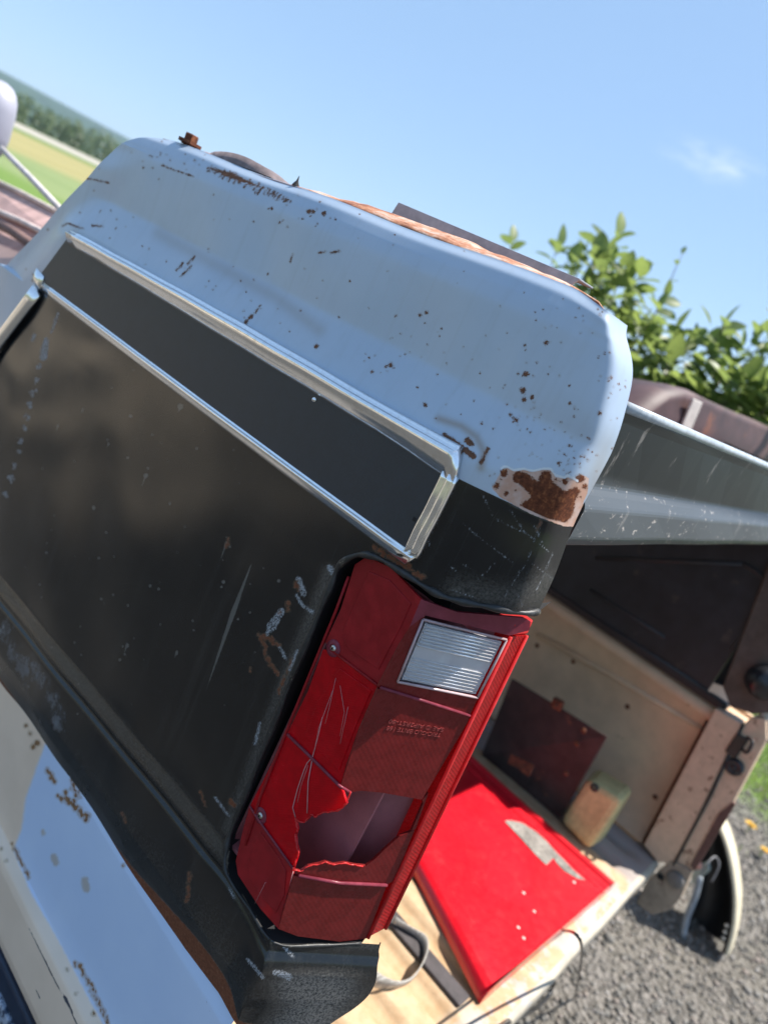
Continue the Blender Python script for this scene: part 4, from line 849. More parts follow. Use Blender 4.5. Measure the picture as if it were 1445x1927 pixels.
tube('stay_rod', [Vector(U(4, 280, x=.24)), Vector(U(58, 334, x=.24)), Vector(U(122, 402, x=.24))], 0.0075, plain('pale_stay', (0.62, 0.56, 0.54), 0.5), mir, 8)
adopt(mir)

# =================================================================== THE TAN BOX UNDERNEATH
tanb = thing('tan_pickup_box', 'tan pickup box standing upright under the upturned one with a light blue painted flank', 'pickup box', (0.9, 1.2, -1.55))
def tan_flank_material():
    t = NT('tan_and_blue_paint'); v = t.co(); mid = t.noise(v, 160, 5, 0.65); fine = t.noise(v, 900, 3)
    edge = t.math('ADD', t.math('MULTIPLY', t.math('SUBTRACT', fine, 0.5), 3.0), t.math('MULTIPLY', t.math('SUBTRACT', mid, 0.5), 7.0))
    big = t.noise(v, 9, 4)
    tan = t.mix(t.step(big, .35, .65), (0.74, 0.585, 0.45), (0.79, 0.63, 0.49)); blue = t.mix(t.step(big, .35, .65), (0.50, 0.63, 0.85), (0.53, 0.66, 0.87))
    c = t.mix(t.step(t.math('ADD', t.attr('blue'), t.math('MULTIPLY', edge, 0.8)), -4.0, 4.0), tan, blue)
    c = t.mix(t.math('MULTIPLY', t.step(t.math('ADD', t.attr('stain'), t.math('MULTIPLY', edge, 1.5)), -4, 3), 0.75), c, (0.42, 0.36, 0.27))
    c = t.mix(t.math('MULTIPLY', t.step(t.math('ADD', t.attr('rust'), edge), -5, -0.5), 0.5), c, (0.30, 0.20, 0.10))
    ru = t.step(t.math('ADD', t.attr('rust'), t.math('MULTIPLY', edge, 1.3)), -0.5, 0.6); c = t.mix(ru, c, t.ramp(mid, (.3, (0.10, 0.045, 0.02)), (.6, (0.26, 0.14, 0.06))))
    c = t.mix(t.step(t.math('ADD', t.attr('scratch'), t.math('MULTIPLY', edge, 0.4)), -0.4, 0.5), c, (0.05, 0.055, 0.075))
    t.set(Base_Color=c, Roughness=t.mixf(ru, 0.30, 0.85)); t.bump(t.math('ADD', ru, t.math('MULTIPLY', fine, .05)), 0.4, 0.0006); return t.m
def build_tan_flank():
    zr = np.arange(-0.690, -1.056, -0.0028); ys = np.linspace(0.268, 1.05, 330)
    Z, Y = np.meshgrid(zr, ys, indexing='ij'); Z = Z.ravel(); Y = Y.ravel()
    X = np.interp(Z, [-1.056, -1.05, -1.03, -0.955, -0.945, -0.938, -0.934, -0.90, -0.74, -0.69], [-0.006, -0.012, -0.016, -0.016, -0.0135, -0.006, -0.001, 0.000, -0.002, 0.012])
    X = X + 0.0010*np.sin(Y*11 + Z*9)
    P = np.stack([X, Y, Z], -1); px = PX(P)
    blue = sd_poly(px, [(88, 1400), (70, 1450), (52, 1500), (44, 1560), (28, 1600), (60, 1680), (112, 1768), (165, 1870), (215, 1960), (600, 1990), (520, 1900), (300, 1600), (110, 1395)])
    stain = np.maximum(sd_line(px, [(163, 1655), (166, 1672)], 6), np.maximum(sd_line(px, [(105, 1612), (108, 1622)], 6), sd_line(px, [(84, 1564), (85, 1568)], 3)))
    R2 = random.Random(77)
    def rough2(pts, r):
        q = []
        for (a0, b0) in zip(pts[:-1], pts[1:]):
            n_ = max(3, int(math.hypot(b0[0] - a0[0], b0[1] - a0[1])/2.0))
            for k_ in range(n_):
                f_ = k_/n_; q.append((a0[0] + (b0[0] - a0[0])*f_ + R2.gauss(0, r*.7), a0[1] + (b0[1] - a0[1])*f_ + R2.gauss(0, r*.7), r*R2.uniform(.2, .9)))
        return sd_spots(px, q)
    rust = np.maximum.reduce([rough2([(92, 1448), (105, 1475)], 4), rough2([(118, 1495), (150, 1522), (168, 1538)], 5), rough2([(138, 1475), (152, 1500)], 4), rough2([(148, 1810), (168, 1842), (190, 1890), (215, 1940)], 3.0),
        rough2([(26, 1590), (40, 1615), (58, 1655)], 2.5), sd_spots(px, [(178, 1908, 4), (73, 1398, 5), (60, 1380, 3), (128, 1826, 2.5), (145, 1870, 2), (14, 1620, 2), (4, 1598, 2), (52, 1365, 3), (235, 1628, 2), (66, 1405, 4)])])
    scr = np.maximum(sd_line(px, [(58, 1745), (80, 1790), (108, 1848), (125, 1875), (150, 1930)], 1.2), np.maximum(sd_taper(px, (125, 1875), (140, 1905), 3.2, 1.5), sd_line(px, [(70, 1858), (79, 1878)], 0.9)))
    scr = np.maximum(scr, sd_line(px, [(375, 1885), (390, 1870), (395, 1900), (440, 1915)], 0.2))
    o = np_mesh('left_flank', P, grid_faces(len(zr), len(ys))[:, ::-1], tan_flank_material(), tanb, dict(blue=blue, stain=stain, rust=rust, scratch=scr)); solid(o, 0.002, -1)
    o['label'] = 'tan side with a large light blue painted area'
build_tan_flank()
M_tan = plain('tan_paint', (0.66, 0.455, 0.29), 0.5, nscale=18, amt=0.12, spot=((0.20, 0.10, 0.06), 0.66))
M_tan2 = plain('tan_paint_worn', (0.62, 0.44, 0.30), 0.5, nscale=45, amt=0.14, spot=((0.20, 0.10, 0.055), 0.58))
box('rubber_moulding', (-0.020, 0.262, -1.0905), (-0.004, 1.05, -1.0545), plain('navy_rubber', (0.012, 0.022, 0.045), 0.4), tanb, 0.004)
M_alu = NT('scuffed_aluminium'); v = M_alu.co(); M_alu.set(Base_Color=M_alu.mix(M_alu.step(M_alu.noise(v, 90, 7, .75), .45, .58), (0.03, 0.045, 0.08), (0.40, 0.46, 0.56)), Roughness=.45, Metallic=.2); M_alu = M_alu.m
box('scuffed_strip', (-0.024, 0.262, -1.1235), (-0.004, 1.05, -1.0915), M_alu, tanb, 0.003)
box('lower_skin', (-0.010, 0.262, -1.32), (-0.002, 1.05, -1.1245), plain('brown_lower_skin', (0.07, 0.035, 0.03), 0.6), tanb)
# corrugated bed floor
FZ = -1.083; V = []; F = []; xr = np.arange(0.10, 1.66, 0.0075); ysf = [0.135, 0.185, 0.205, 0.6, 1.2, 2.1]
for j, yy in enumerate(ysf):
    for xx in xr:
        ph = (xx % 0.105)/0.105; g = -0.014*float(sm(0.50, 0.58, ph)*sm(1.0, 0.92, ph)); g = 0 if yy < 0.19 else g
        V.append((xx, yy, FZ + g))
nx = len(xr)
for j in range(len(ysf) - 1):
    for i in range(nx - 1): F.append((j*nx + i, j*nx + i + 1, (j+1)*nx + i + 1, (j+1)*nx + i))
M_floor = NT('worn_cream_floor'); v = M_floor.co(); n_ = M_floor.noise(v, 26, 7, .72); n2_ = M_floor.noise(M_floor.map(v, (30, 5, 30)), 1, 6, .7)
fc_ = M_floor.mix(M_floor.step(n_, .35, .65), (0.44, 0.285, 0.155), (0.52, 0.37, 0.225)); fc_ = M_floor.mix(M_floor.step(n2_, .62, .72), fc_, (0.25, 0.12, 0.075)); fc_ = M_floor.mix(M_floor.math('MULTIPLY', M_floor.step(M_floor.noise(v, 160, 5, .7), .62, .7), .6), fc_, (0.20, 0.13, 0.09))
fc_ = M_floor.mix(M_floor.math('MULTIPLY', M_floor.step(M_floor.sep(v)[1], .23, .14), M_floor.step(M_floor.noise(v, 14, 6, .7), .46, .54)), fc_, (0.40, 0.39, 0.37))
fc_ = M_floor.mix(M_floor.step(M_floor.sep(v)[0], 1.40, 1.44), fc_, (0.34, 0.29, 0.27))
M_floor.set(Base_Color=fc_, Roughness=.6); M_floor.bump(n_, .3, .002); M_floor = M_floor.m
mesh('bed_floor', V, F, M_floor, tanb, True)
prof = [(0.136, 0.0), (0.126, -0.003), (0.122, -0.010), (0.122, -0.050), (0.130, -0.058), (0.17, -0.058)]
V = []; F = []; xsn = np.linspace(0.06, 1.62, 30)
for xx in xsn:
    for yy, zz in prof: V.append((xx, yy + .0012*math.sin(xx*19), FZ + zz + .0008*math.sin(xx*31)))
k = len(prof)
for i in range(len(xsn) - 1):
    for j in range(k - 1): F.append((i*k + j, (i+1)*k + j, (i+1)*k + j + 1, i*k + j + 1))
o = mesh('rear_sill', V, F, plain('worn_grey_cream_sill', (0.44, 0.39, 0.31), 0.55, nscale=30, amt=0.2, spot=((0.36, 0.36, 0.36), .55)), tanb, True)
box('under_frame', (0.15, 0.16, -1.30), (1.55, 2.1, -1.145), M_void, tanb)
# right wall: inner sheet with stamped steps, top rail, jamb
V = []; F = []; pr = [(1.668, -0.612), (1.640, -0.622), (1.628, -0.640), (1.634, -0.655), (1.648, -0.668), (1.652, -0.715), (1.664, -0.735), (1.668, -0.98), (1.660, -1.05), (1.640, -1.083)]
yw = [0.19, 0.25, 0.8, 1.4, 2.1]
for yy in yw:
    for xx, zz in pr: V.append((xx, yy, zz + TILT*0.0))
k = len(pr)
for i in range(len(yw) - 1):
    for j in range(k - 1): F.append((i*k + j, i*k + j + 1, (i+1)*k + j + 1, (i+1)*k + j))
o = mesh('right_inner_wall', V, F, M_tan, tanb, True)
jx = 1.600
for (bx_, by_) in ((1078, 1245), (1100, 1392), (1232, 1500), (1180, 1330), (1010, 1215)):
    lathe('panel_bolt', [(0, .004), (.006, .0035), (.008, 0)], M_rust, tanb, U(bx_, by_, x=1.664), (-1, 0, 0), 8)
tube('wall_crease', [Vector(U(1010, 1195, x=1.650)), Vector(U(1150, 1270, x=1.650)), Vector(U(1325, 1375, x=1.650))], 0.008, M_tan, tanb, 8)
tube('wall_rust_edge', [Vector(U(1338, 1345, x=1.640)), Vector(U(1275, 1465, x=1.640)), Vector(U(1212, 1585, x=1.640))], 0.007, M_rust, tanb, 6)
def J(px, py, x=jx): return U(px, py, x=x)
slab('right_jamb', [J(1345, 1333), J(1395, 1362), J(1268, 1628), J(1236, 1622), J(1210, 1590)], M_tan2, tanb, np.array([-1., 0, 0]), 0.05, 0.004)
slab('right_jamb_rear', [J(1399, 1362, 1.606), J(1415, 1350, 1.606), J(1440, 1352, 1.606), J(1442, 1392, 1.606), J(1378, 1512, 1.606), J(1302, 1642, 1.606), J(1258, 1640, 1.606), J(1270, 1624, 1.606)], M_tan2, tanb, np.array([-1., 0, 0]), 0.05, 0.004)
slab('jamb_foot', [J(1262, 1618, 1.597), J(1302, 1640, 1.597), J(1280, 1690, 1.597), J(1262, 1712, 1.597), J(1226, 1722, 1.597), J(1196, 1700, 1.597), J(1216, 1660, 1.597)], plain('stained_tan', (0.33, 0.25, 0.18), .55, nscale=50, amt=.3, spot=((0.16, .08, .05), .6)), tanb, np.array([-1., 0, 0]), 0.03, 0.004)
slab('jamb_brown_edge', [J(1378, 1510, 1.602), J(1383, 1514, 1.602), J(1306, 1640, 1.602), J(1298, 1628, 1.602), J(1352, 1530, 1.602)], plain('brown_bare_edge', (0.13, 0.065, 0.05), .7), tanb, np.array([-1., 0, 0]), 0.012)
tube('weather_seam', [Vector(J(1398, 1362, 1.598)), Vector(J(1335, 1500, 1.598)), Vector(J(1266, 1628, 1.598))], 0.0035, M_dust, tanb, 6)
lathe('hinge_boss', [(0, .010), (.020, .010), (.024, .006), (.024, -.01)], plain('grey_hinge', (0.17, .15, .13), .5), tanb, J(1270, 1655, 1.594), (-1, 0, 0), 18)
lathe('foot_hole', [(0, .0012), (.009, .0010), (.010, 0)], M_void, tanb, J(1242, 1650, 1.594), (-1, 0, 0), 12)
lathe('bump_stop', [(0, .008), (.007, .008), (.009, .005), (.011, .009), (.020, .009), (.024, .004), (.024, -.004)], M_black, tanb, J(1381, 1443, 1.602), (-1, 0, 0), 20)
box('striker_plate', tuple(J(1386, 1408, 1.6) + np.array([-.006, -.012, -.026])), tuple(J(1386, 1402, 1.6) + np.array([.004, .016, .03])), M_black, tanb, .003)
tube('striker_loop', smooth_path([J(1396, 1410, 1.596), J(1405, 1416, 1.574), J(1415, 1396, 1.574), J(1405, 1388, 1.596)], 5), 0.0045, M_dust, tanb, 8)
# outer right flank: sunlit rolled edge
V = []; F = []; ed = [(1432, 1340), (1442, 1352), (1447, 1375), (1443, 1396)]
path = smooth_path([J(x, y, 1.63) for x, y in ed], 4)
tube('right_rear_edge', path, 0.012, plain('cream_edge', (0.55, 0.47, 0.37), .5), tanb, 8)
box('right_flank', (1.80, 0.14, -1.32), (1.815, 2.1, -0.62), M_tan, tanb); box('right_rear_face', (1.652, 0.134, -1.12), (1.800, 0.142, -0.625), M_tan, tanb)
box('right_rail_top', (1.670, 0.145, -0.640), (1.7995, 2.1, -0.630), M_tan, tanb)
for i, (fx, fy) in enumerate(((0.35, 0.5), (1.45, 0.5), (0.35, 1.8), (1.45, 1.8))):
    box('support_block', (fx - .1, fy - .15, -1.6), (fx + .1, fy + .15, -1.30), plain('grey_block', (0.2, .19, .18), .9) if i == 0 else bpy.data.materials['grey_block'], tanb)
adopt(tanb)

# =================================================================== THINGS IN THE TAN BOX
def red_paint():
    t = NT('glossy_red_paint'); v = t.co(); n_ = t.noise(v, 90, 5)
    c = t.mix(t.step(t.noise(v, 7, 4), .35, .65), (0.56, 0.004, 0.014), (0.63, 0.007, 0.019))
    c = t.mix(t.math('MULTIPLY', t.step(t.noise(v, 18, 7, .72), .50, .72), 0.07), c, (0.50, 0.20, 0.17))
    c = t.mix(t.math('MULTIPLY', t.step(t.noise(t.map(v, (420, 14, 420), (0, 0, .5)), 1, 3), .70, .78), .35), c, (0.60, 0.25, 0.22))
    c = t.mix(t.step(t.noise(v, 240, 4, .7), .735, .76), c, (0.55, 0.42, 0.38))
    t.set(Base_Color=c, Roughness=t.mixf(n_, .22, .42), Coat_Weight=.3, Coat_Roughness=.12); t.bump(t.noise(v, 8, 3), .25, .004); return t.m
M_red = red_paint()
tg = thing('red_tailgate', 'bright red tailgate panel lying flat on the worn cream bed floor', 'tailgate', (0.98, 0.5, FZ))
TZ = -1.050
tA, tB, tL, tR = U(935, 1852, z=TZ), U(1157, 1660, z=TZ), U(790, 1600, z=TZ), U(892, 1425, z=TZ)
pr = [(-0.062, -0.031), (-0.060, -0.018), (-0.045, -0.006), (-0.020, -0.001), (0.0, 0.0), (0.30, 0.0008), (0.60, 0.0), (0.835, 0.0), (0.845, -0.004), (0.862, -0.004), (0.872, 0.001), (0.925, 0.001), (0.938, -0.006), (0.952, -0.006), (0.962, 0.002), (0.985, 0.003), (1.0, -0.003), (1.006, -0.014), (1.006, -0.031)]
V = []; F = []; gs = (0.0, 0.02, 0.3, 0.7, 1.2, 1.8); k = len(pr)
for g_ in gs:
    Lp, Rp = tA + (tL - tA)*g_, tB + (tR - tB)*g_
    for (f_, zz) in pr: p = Lp + (Rp - Lp)*f_; V.append((p[0], p[1], TZ + zz + 0.0015*math.sin(f_*9 + g_*4)))
for i in range(len(gs) - 1):
    for j in range(k - 1): F.append((i*k + j, i*k + j + 1, (i+1)*k + j + 1, (i+1)*k + j))
F.append(tuple(range(k)))
o = mesh('panel', V, F, M_red, tg); bevel(o, 0.003, 2, 25)
rp = [(950, 1546), (962, 1545), (985, 1549), (1008, 1565), (1028, 1585), (1046, 1604), (1060, 1617), (1080, 1635), (1100, 1655), (1086, 1655), (1062, 1638), (1046, 1622), (1040, 1616), (1028, 1627), (1020, 1622), (1000, 1601), (975, 1572)]
lr = random.Random(4)
slab('adhesive_residue', [U(x + lr.uniform(-2, 2), y + lr.uniform(-2, 2), z=TZ + .0025) for x, y in rp], plain('grey_adhesive', (0.25, 0.225, 0.20), .9, nscale=120, amt=.5, bump=.001), tg, np.array([0, 0, 1.]), 0.0012)
box('lower_channel', (0.640, 0.20, FZ + .001), (0.678, 1.0, FZ + .009), plain('dark_channel', (0.05, 0.042, 0.044), .7, nscale=60, amt=.4), tg, .003)
for q in range(5): lathe('paint_chip', [(0, .0008), (.003, .0006), (.004, 0)], pale, tg, U(*[(975, 1745), (985, 1765), (1080, 1660), (1005, 1715), (985, 1680)][q], z=TZ + .0008), (0, 0, 1), 8)
lr = random.Random(9)
for q in range(7):
    f = q/6; p = U(930 + 195*f, 1858 - 178*f, z=-1.075)
    box('worn_clip', (p[0] - .012, p[1] - .004, -1.081), (p[0] + .012, p[1] + .012 + lr.uniform(0, .01), -1.066), M_rust if q % 2 else plain('bent_clip', (.6, .52, .42), .5), tg, .003)
adopt(tg)
pl = thing('rusty_plate', 'dark brown rusty sheet metal plate leaning inside the tan box', 'metal plate', (1.33, 0.5, FZ))
M_plate = plain('dark_rusty_sheet', (0.045, 0.028, 0.026), .7, nscale=22, amt=.5, spot=((0.14, .06, .035), .62), bump=.002)
q = [U(905, 1420, z=FZ + .002), U(1052, 1540, z=FZ + .002), U(1142, 1386, x=1.35), U(962, 1276, x=1.40)]
slab('sheet', q, M_plate, pl, np.array([-1., 0, .3]), .012, .003)
for k in range(4): p = U(*[(1098, 1375), (1065, 1455), (1045, 1330), (1085, 1400)][k], x=1.345); lathe('rivet', [(0, .006), (.005, .005), (.008, 0)], M_rust, pl, p, (-1, 0, 0), 8)
slab('bracket', [U(1040, 1312, x=1.36), U(1058, 1322, x=1.36), U(1052, 1340, x=1.36), U(1034, 1330, x=1.36)], M_rust, pl, np.array([-1., 0, 0]), .02, .003)
slab('torn_flap', [U(960, 1420, x=1.30), U(1004, 1440, x=1.30), U(994, 1462, x=1.28), U(975, 1446, x=1.285), U(955, 1436, x=1.29)], M_rust, pl, np.array([-1., 0, 0]), .006)
adopt(pl)
fo = thing('foam_block', 'yellow foam block with a curved top leaning by the rusty plate', 'foam block', (1.42, 0.33, FZ))
M_foam = plain('aged_yellow_foam', (0.56, 0.47, 0.22), .95, nscale=60, amt=.2, spot=((.40, .30, .12), .66), bump=.002)
b0 = [U(1057, 1532, z=FZ + .03), U(1102, 1592, z=FZ + .001), U(1180, 1500, z=FZ + .05), U(1120, 1462, z=FZ + .09)]
hexa('foam', [U(1052, 1546, x=1.385), U(1106, 1602, x=1.385), U(1132, 1588, x=1.54), U(1085, 1528, x=1.54), U(1106, 1464, x=1.39), U(1172, 1506, x=1.39), U(1194, 1482, x=1.54), U(1124, 1442, x=1.54)], M_foam, fo, .018)
lathe('grommet', [(.004, .002), (.010, .002), (.012, 0)], M_dust, fo, U(1118, 1482, x=1.387), (-1, 0, 0.2), 12)
adopt(fo)
# webbing strap, a ribbon curled on the floor
st = [(645, 1795), (690, 1850), (730, 1862), (770, 1850), (793, 1815), (790, 1780), (765, 1755), (735, 1742)]
path = smooth_path([U(x, y, z=FZ + .001) for x, y in st], 6); V = []; F = []
for i, p in enumerate(path):
    lean = 0.008*math.sin(i*.3); V += [p, p + Vector((lean, lean*.5, 0.026))]
    if i: F.append((2*i - 2, 2*i, 2*i + 1, 2*i - 1))
M_web = NT('grey_webbing'); v = M_web.co(); M_web.set(Base_Color=M_web.mix(M_web.step(M_web.math('SINE', M_web.math('MULTIPLY', M_web.math('ADD', M_web.sep(v)[0], M_web.sep(v)[1]), 1500)), -.5, .5), (0.30, .28, .25), (0.48, .46, .42)), Roughness=.8); M_web = M_web.m
o = mesh('webbing_strap', V, F, M_web, None, True); solid(o, .002); tag(o, 'grey webbing strap curled on edge on the cream bed floor', 'strap')
# cables over the sill
cab = thing('black_cable', 'thin black cable hanging over the rear sill down to the gravel', 'cable', (0.9, 0.12, -1.2))
tube('cable', smooth_path([U(925, 1850, z=-1.07), U(975, 1795, z=-1.072), U(1020, 1760, z=-1.076), U(1060, 1752, z=-1.074), U(1085, 1760, y=.10), U(1094, 1790, y=.10), U(1090, 1830, y=.10), U(1082, 1870, y=.105), U(1074, 1908, y=.11)], 6), .0028, M_black, cab, 6)
tube('cable', smooth_path([U(1052, 1800, y=.16), U(1046, 1835, y=.16), U(1030, 1875, y=.15), U(1000, 1902, y=.14), U(960, 1920, y=.13), U(930, 1945, y=.12)], 6), .0058, M_black, cab, 8)
adopt(cab)

# =================================================================== RUSTY SHEET ON TOP, WITH STRIP
rs = thing('rusty_fender', 'brown rusty curved fender standing on the upturned box behind its sill', 'fender', (1.9, 0.8, 0.0))
hp = [(1180, 815), (1205, 792), (1235, 765), (1262, 746), (1290, 741), (1320, 748), (1360, 768), (1400, 786), (1450, 806), (1520, 836)]
V = []; F = []; y0 = 0.62
for i, (a, b) in enumerate(hp):
    T = U(a, b, y=y0); V += [T + np.array([0, .0, -.30]), T + np.array([0, -0.012, -.06]), T + np.array([0, 0.0, -.015]), T, T + np.array([0, .05, .004]), T + np.array([0, .16, -.02])]
for i in range(len(hp) - 1):
    for j in range(5): F.append((i*6 + j, (i+1)*6 + j, (i+1)*6 + j + 1, i*6 + j + 1))
M_fend = plain('brown_purple_rust', (0.085, 0.045, 0.045), .6, nscale=9, amt=.45, spot=((.19, .075, .045), .58))
solid(mesh('fender_sheet', V, F, M_fend, rs, True), .003)
q = [U(1255, 865, y=.60), U(1276, 868, y=.60), U(1322, 758, y=.60), U(1305, 750, y=.60)]
slab('white_strip', q, plain('off_white_strip', (.56, .52, .48), .55), rs, np.array([0, -1., 0]), .006, .002)
adopt(rs)

# =================================================================== BUMPER END ON THE GRAVEL
GZ = -1.6
bu = thing('bumper_end', 'black bumper end with a cream outer skin standing on the gravel by the tan jamb', 'bumper', (2.33, -0.06, GZ))
rim = [(1343, 1540), (1352, 1552), (1362, 1575), (1372, 1610), (1380, 1660), (1382, 1700), (1378, 1745), (1366, 1792)]
rimp = smooth_path([U(x, y, x=2.36) for x, y in rim], 4); inn = smooth_path([U(x, y, x=2.36) for x, y in [(1322, 1556), (1318, 1576), (1316, 1600), (1312, 1635), (1306, 1670), (1300, 1705), (1294, 1740), (1288, 1770)]], 4)
M_cream = plain('cream_bumper_skin', (.62, .55, .40), .4, nscale=20, amt=.08); M_plast = plain('black_bumper_inside', (.012, .013, .015), .35, nscale=30, amt=.4)
V = []; F = []; n = len(rimp)
for i in range(n):
    a, b = rimp[i], inn[i]
    V += [a + Vector((-.02, 0, 0)), a.lerp(b, .06) + Vector((-.015, 0, 0)), a.lerp(b, .1) + Vector((.06, 0, 0)), a.lerp(b, .5) + Vector((.10, 0, 0)), b + Vector((.10, 0, 0)), b + Vector((0, 0, 0))]
    if i:
        for j in range(5): F.append(((i-1)*6 + j, i*6 + j, i*6 + j + 1, (i-1)*6 + j + 1))
solid(mesh('inner_shell', V, F, M_plast, bu, True), .004)
V = []; F = []
for i in range(n):
    a = rimp[i]; nrm = (rimp[min(i+1, n-1)] - rimp[max(i-1, 0)]).normalized().cross(Vector((1, 0, 0))).normalized()
    nrm = nrm if nrm.y < 0 else -nrm
    V += [a + Vector((-.022, 0, 0)), a + Vector((-.022, 0, 0)) + nrm*.008, a + nrm*.011, a + Vector((.07, 0, 0)) + nrm*.010, a + Vector((.07, 0, 0)) + nrm*.002]
    if i:
        for j in range(4): F.append(((i-1)*5 + j, (i-1)*5 + j + 1, i*5 + j + 1, i*5 + j))
mesh('outer_skin', V, F, M_cream, bu, True)
slab('bracket', [U(1300, 1640, x=2.31), U(1330, 1622, x=2.31), U(1334, 1640, x=2.31), U(1300, 1668, x=2.31)], plain('pale_green_bracket', (.33, .38, .34), .5), bu, np.array([-1., 0, 0]), .03, .004)
tube('grey_rod', smooth_path([U(1316, 1650, x=2.28), U(1306, 1690, x=2.28), U(1292, 1725, x=2.28), U(1284, 1762, x=2.28)], 4), .012, plain('grey_rod_paint', (.22, .25, .28), .4), bu, 8)
lathe('pink_plug', [(0, .02), (.012, .018), (.016, .008), (.016, 0)], plain('salmon_plug', (.55, .26, .20), .6), bu, U(1312, 1626, x=2.31), (-1, -.3, 0), 12)
tube('wiring', smooth_path([U(1318, 1648, x=2.28), U(1330, 1625, x=2.26), U(1345, 1612, x=2.3), U(1352, 1630, x=2.3), U(1338, 1660, x=2.28)], 5), .003, plain('grey_wire', (.18, .18, .19), .5), bu, 6)
for k in range(3): lathe('slot_hole', [(0, .001), (.006, .001), (.007, 0)], plain('pale_hole', (.5, .48, .42), .6) if k == 0 else bpy.data.materials['pale_hole'], bu, U(1366 - 3*k, 1742 + 12*k, x=2.30), (-1, 0, 0), 8)
adopt(bu)

# =================================================================== GRAVEL, GRASS, FLOWERS
def scatter_stones():
    ico = bmesh.new(); bmesh.ops.create_icosphere(ico, subdivisions=1, radius=1.0); bv = np.array([v.co for v in ico.verts]); bf = np.array([[v.index for v in f.verts] for f in ico.faces]); ico.free()
    n = 26000; lo = np.array([0.5, -1.3]); hi = np.array([5.0, 1.2])
    xy = rng.uniform(lo, hi, (n, 2)); k = sm(5.2, 3.4, xy[:, 0] + rng.normal(0, .35, n)); xy = xy[rng.random(n) < 0.15 + .85*k]; n = len(xy)
    s = rng.lognormal(math.log(0.0062), .36, n)[:, None, None]*rng.uniform(.65, 1.3, (n, 1, 3))
    th = rng.uniform(0, 6.283, n); j = 1 + rng.normal(0, .16, (n, len(bv), 1))
    P = bv[None]*j*s; c, s_ = np.cos(th)[:, None], np.sin(th)[:, None]
    X = P[..., 0]*c - P[..., 1]*s_; Y = P[..., 0]*s_ + P[..., 1]*c
    V = np.stack([X + xy[:, :1], Y + xy[:, 1:], P[..., 2]*.75 + GZ + .003], -1).reshape(-1, 3)
    F = (bf[None] + (np.arange(n)*len(bv))[:, None, None]).reshape(-1, 3)
    t = NT('crushed_stone'); isl = t.n('ShaderNodeNewGeometry').outputs['Random Per Island']
    c0 = t.ramp(isl, (0.0, (0.065, .062, .058)), (.35, (.13, .125, .115)), (.7, (.21, .20, .185)), (.86, (.27, .22, .19)), (1.0, (.40, .38, .36)))
    t.set(Base_Color=t.mix(t.noise(t.co(), 200, 4), c0, t.mix(.5, c0, (.2, .18, .15))), Roughness=.9)
    o = np_mesh('gravel', V, F, t.m, None, None, False); o['kind'] = 'stuff'; tag(o, 'loose grey crushed stone covering the yard', 'gravel')
scatter_stones()
def scatter_grass():
    Vs = []; Fs = []; n = 16000; b = 0; lr = random.Random(8)
    for k in range(n):
        x = lr.uniform(3.1, 7.5); y = lr.uniform(-1.5, 2.2)
        edge = 4.05 + .35*mnoise.noise(Vector((x*1.5, y*1.5, 0)))
        if x < edge and lr.random() > 0.05: continue
        h = lr.uniform(.03, .10); a = lr.uniform(0, 6.283); w_ = lr.uniform(.002, .0045); d = Vector((math.cos(a), math.sin(a), 0)); q = Vector((-d.y, d.x, 0)); p = Vector((x, y, GZ)); l = lr.uniform(.1, .7)*h
        Vs += [p - q*w_, p + q*w_, p + d*l*.4 + q*w_*.7 + Vector((0, 0, h*.6)), p + d*l*.4 - q*w_*.7 + Vector((0, 0, h*.6)), p + d*l + Vector((0, 0, h))]; Fs += [(b, b+1, b+2, b+3), (b+3, b+2, b+4)]; b += 5
    o = mesh('grass', Vs, Fs, leaf_material('grass_blade', (.13, .22, .035), (.26, .33, .09), .4, 1.2)); o['kind'] = 'stuff'; tag(o, 'short sunlit grass beyond the edge of the gravel', 'grass')
scatter_grass()
M_yel = plain('dandelion_yellow', (.75, .42, .01), .7, nscale=200); M_stem = plain('flower_stem', (.16, .25, .06), .6)
for k, (fx, fy, lab) in enumerate(((1411, 1553, 'wide yellow dandelion flower at the edge of the grass'), (1438, 1600, 'small yellow dandelion flower on the gravel nearest the right edge'))):
    p = U(fx, fy, z=GZ + .05); d = thing('dandelion', lab, 'flower', (p[0], p[1], GZ), 'dandelions by the gravel')
    V = []; F = []; b = 0; lr = random.Random(20 + k); R0 = .034 if k == 0 else .024
    for ring in range(3):
        for q in range(18):
            a = 2*math.pi*(q + .5*ring)/18 + lr.uniform(-.08, .08); r_ = R0*(1 - .25*ring); dv = Vector((math.cos(a), math.sin(a), .22 + .3*ring)).normalized(); s_ = Vector((-math.sin(a), math.cos(a), 0))*.0032; c = Vector(p)
            V += [c + dv*.004 - s_*.6, c + dv*r_*.7 - s_, c + dv*r_, c + dv*r_*.7 + s_, c + dv*.004 + s_*.6]; F.append((b, b+1, b+2, b+3, b+4)); b += 5
    mesh('petals', V, F, M_yel, d); tube('stem', [Vector((p[0], p[1], GZ)), Vector((p[0] + .003, p[1], GZ + .025)), Vector(p)], .002, M_stem, d, 6); adopt(d)

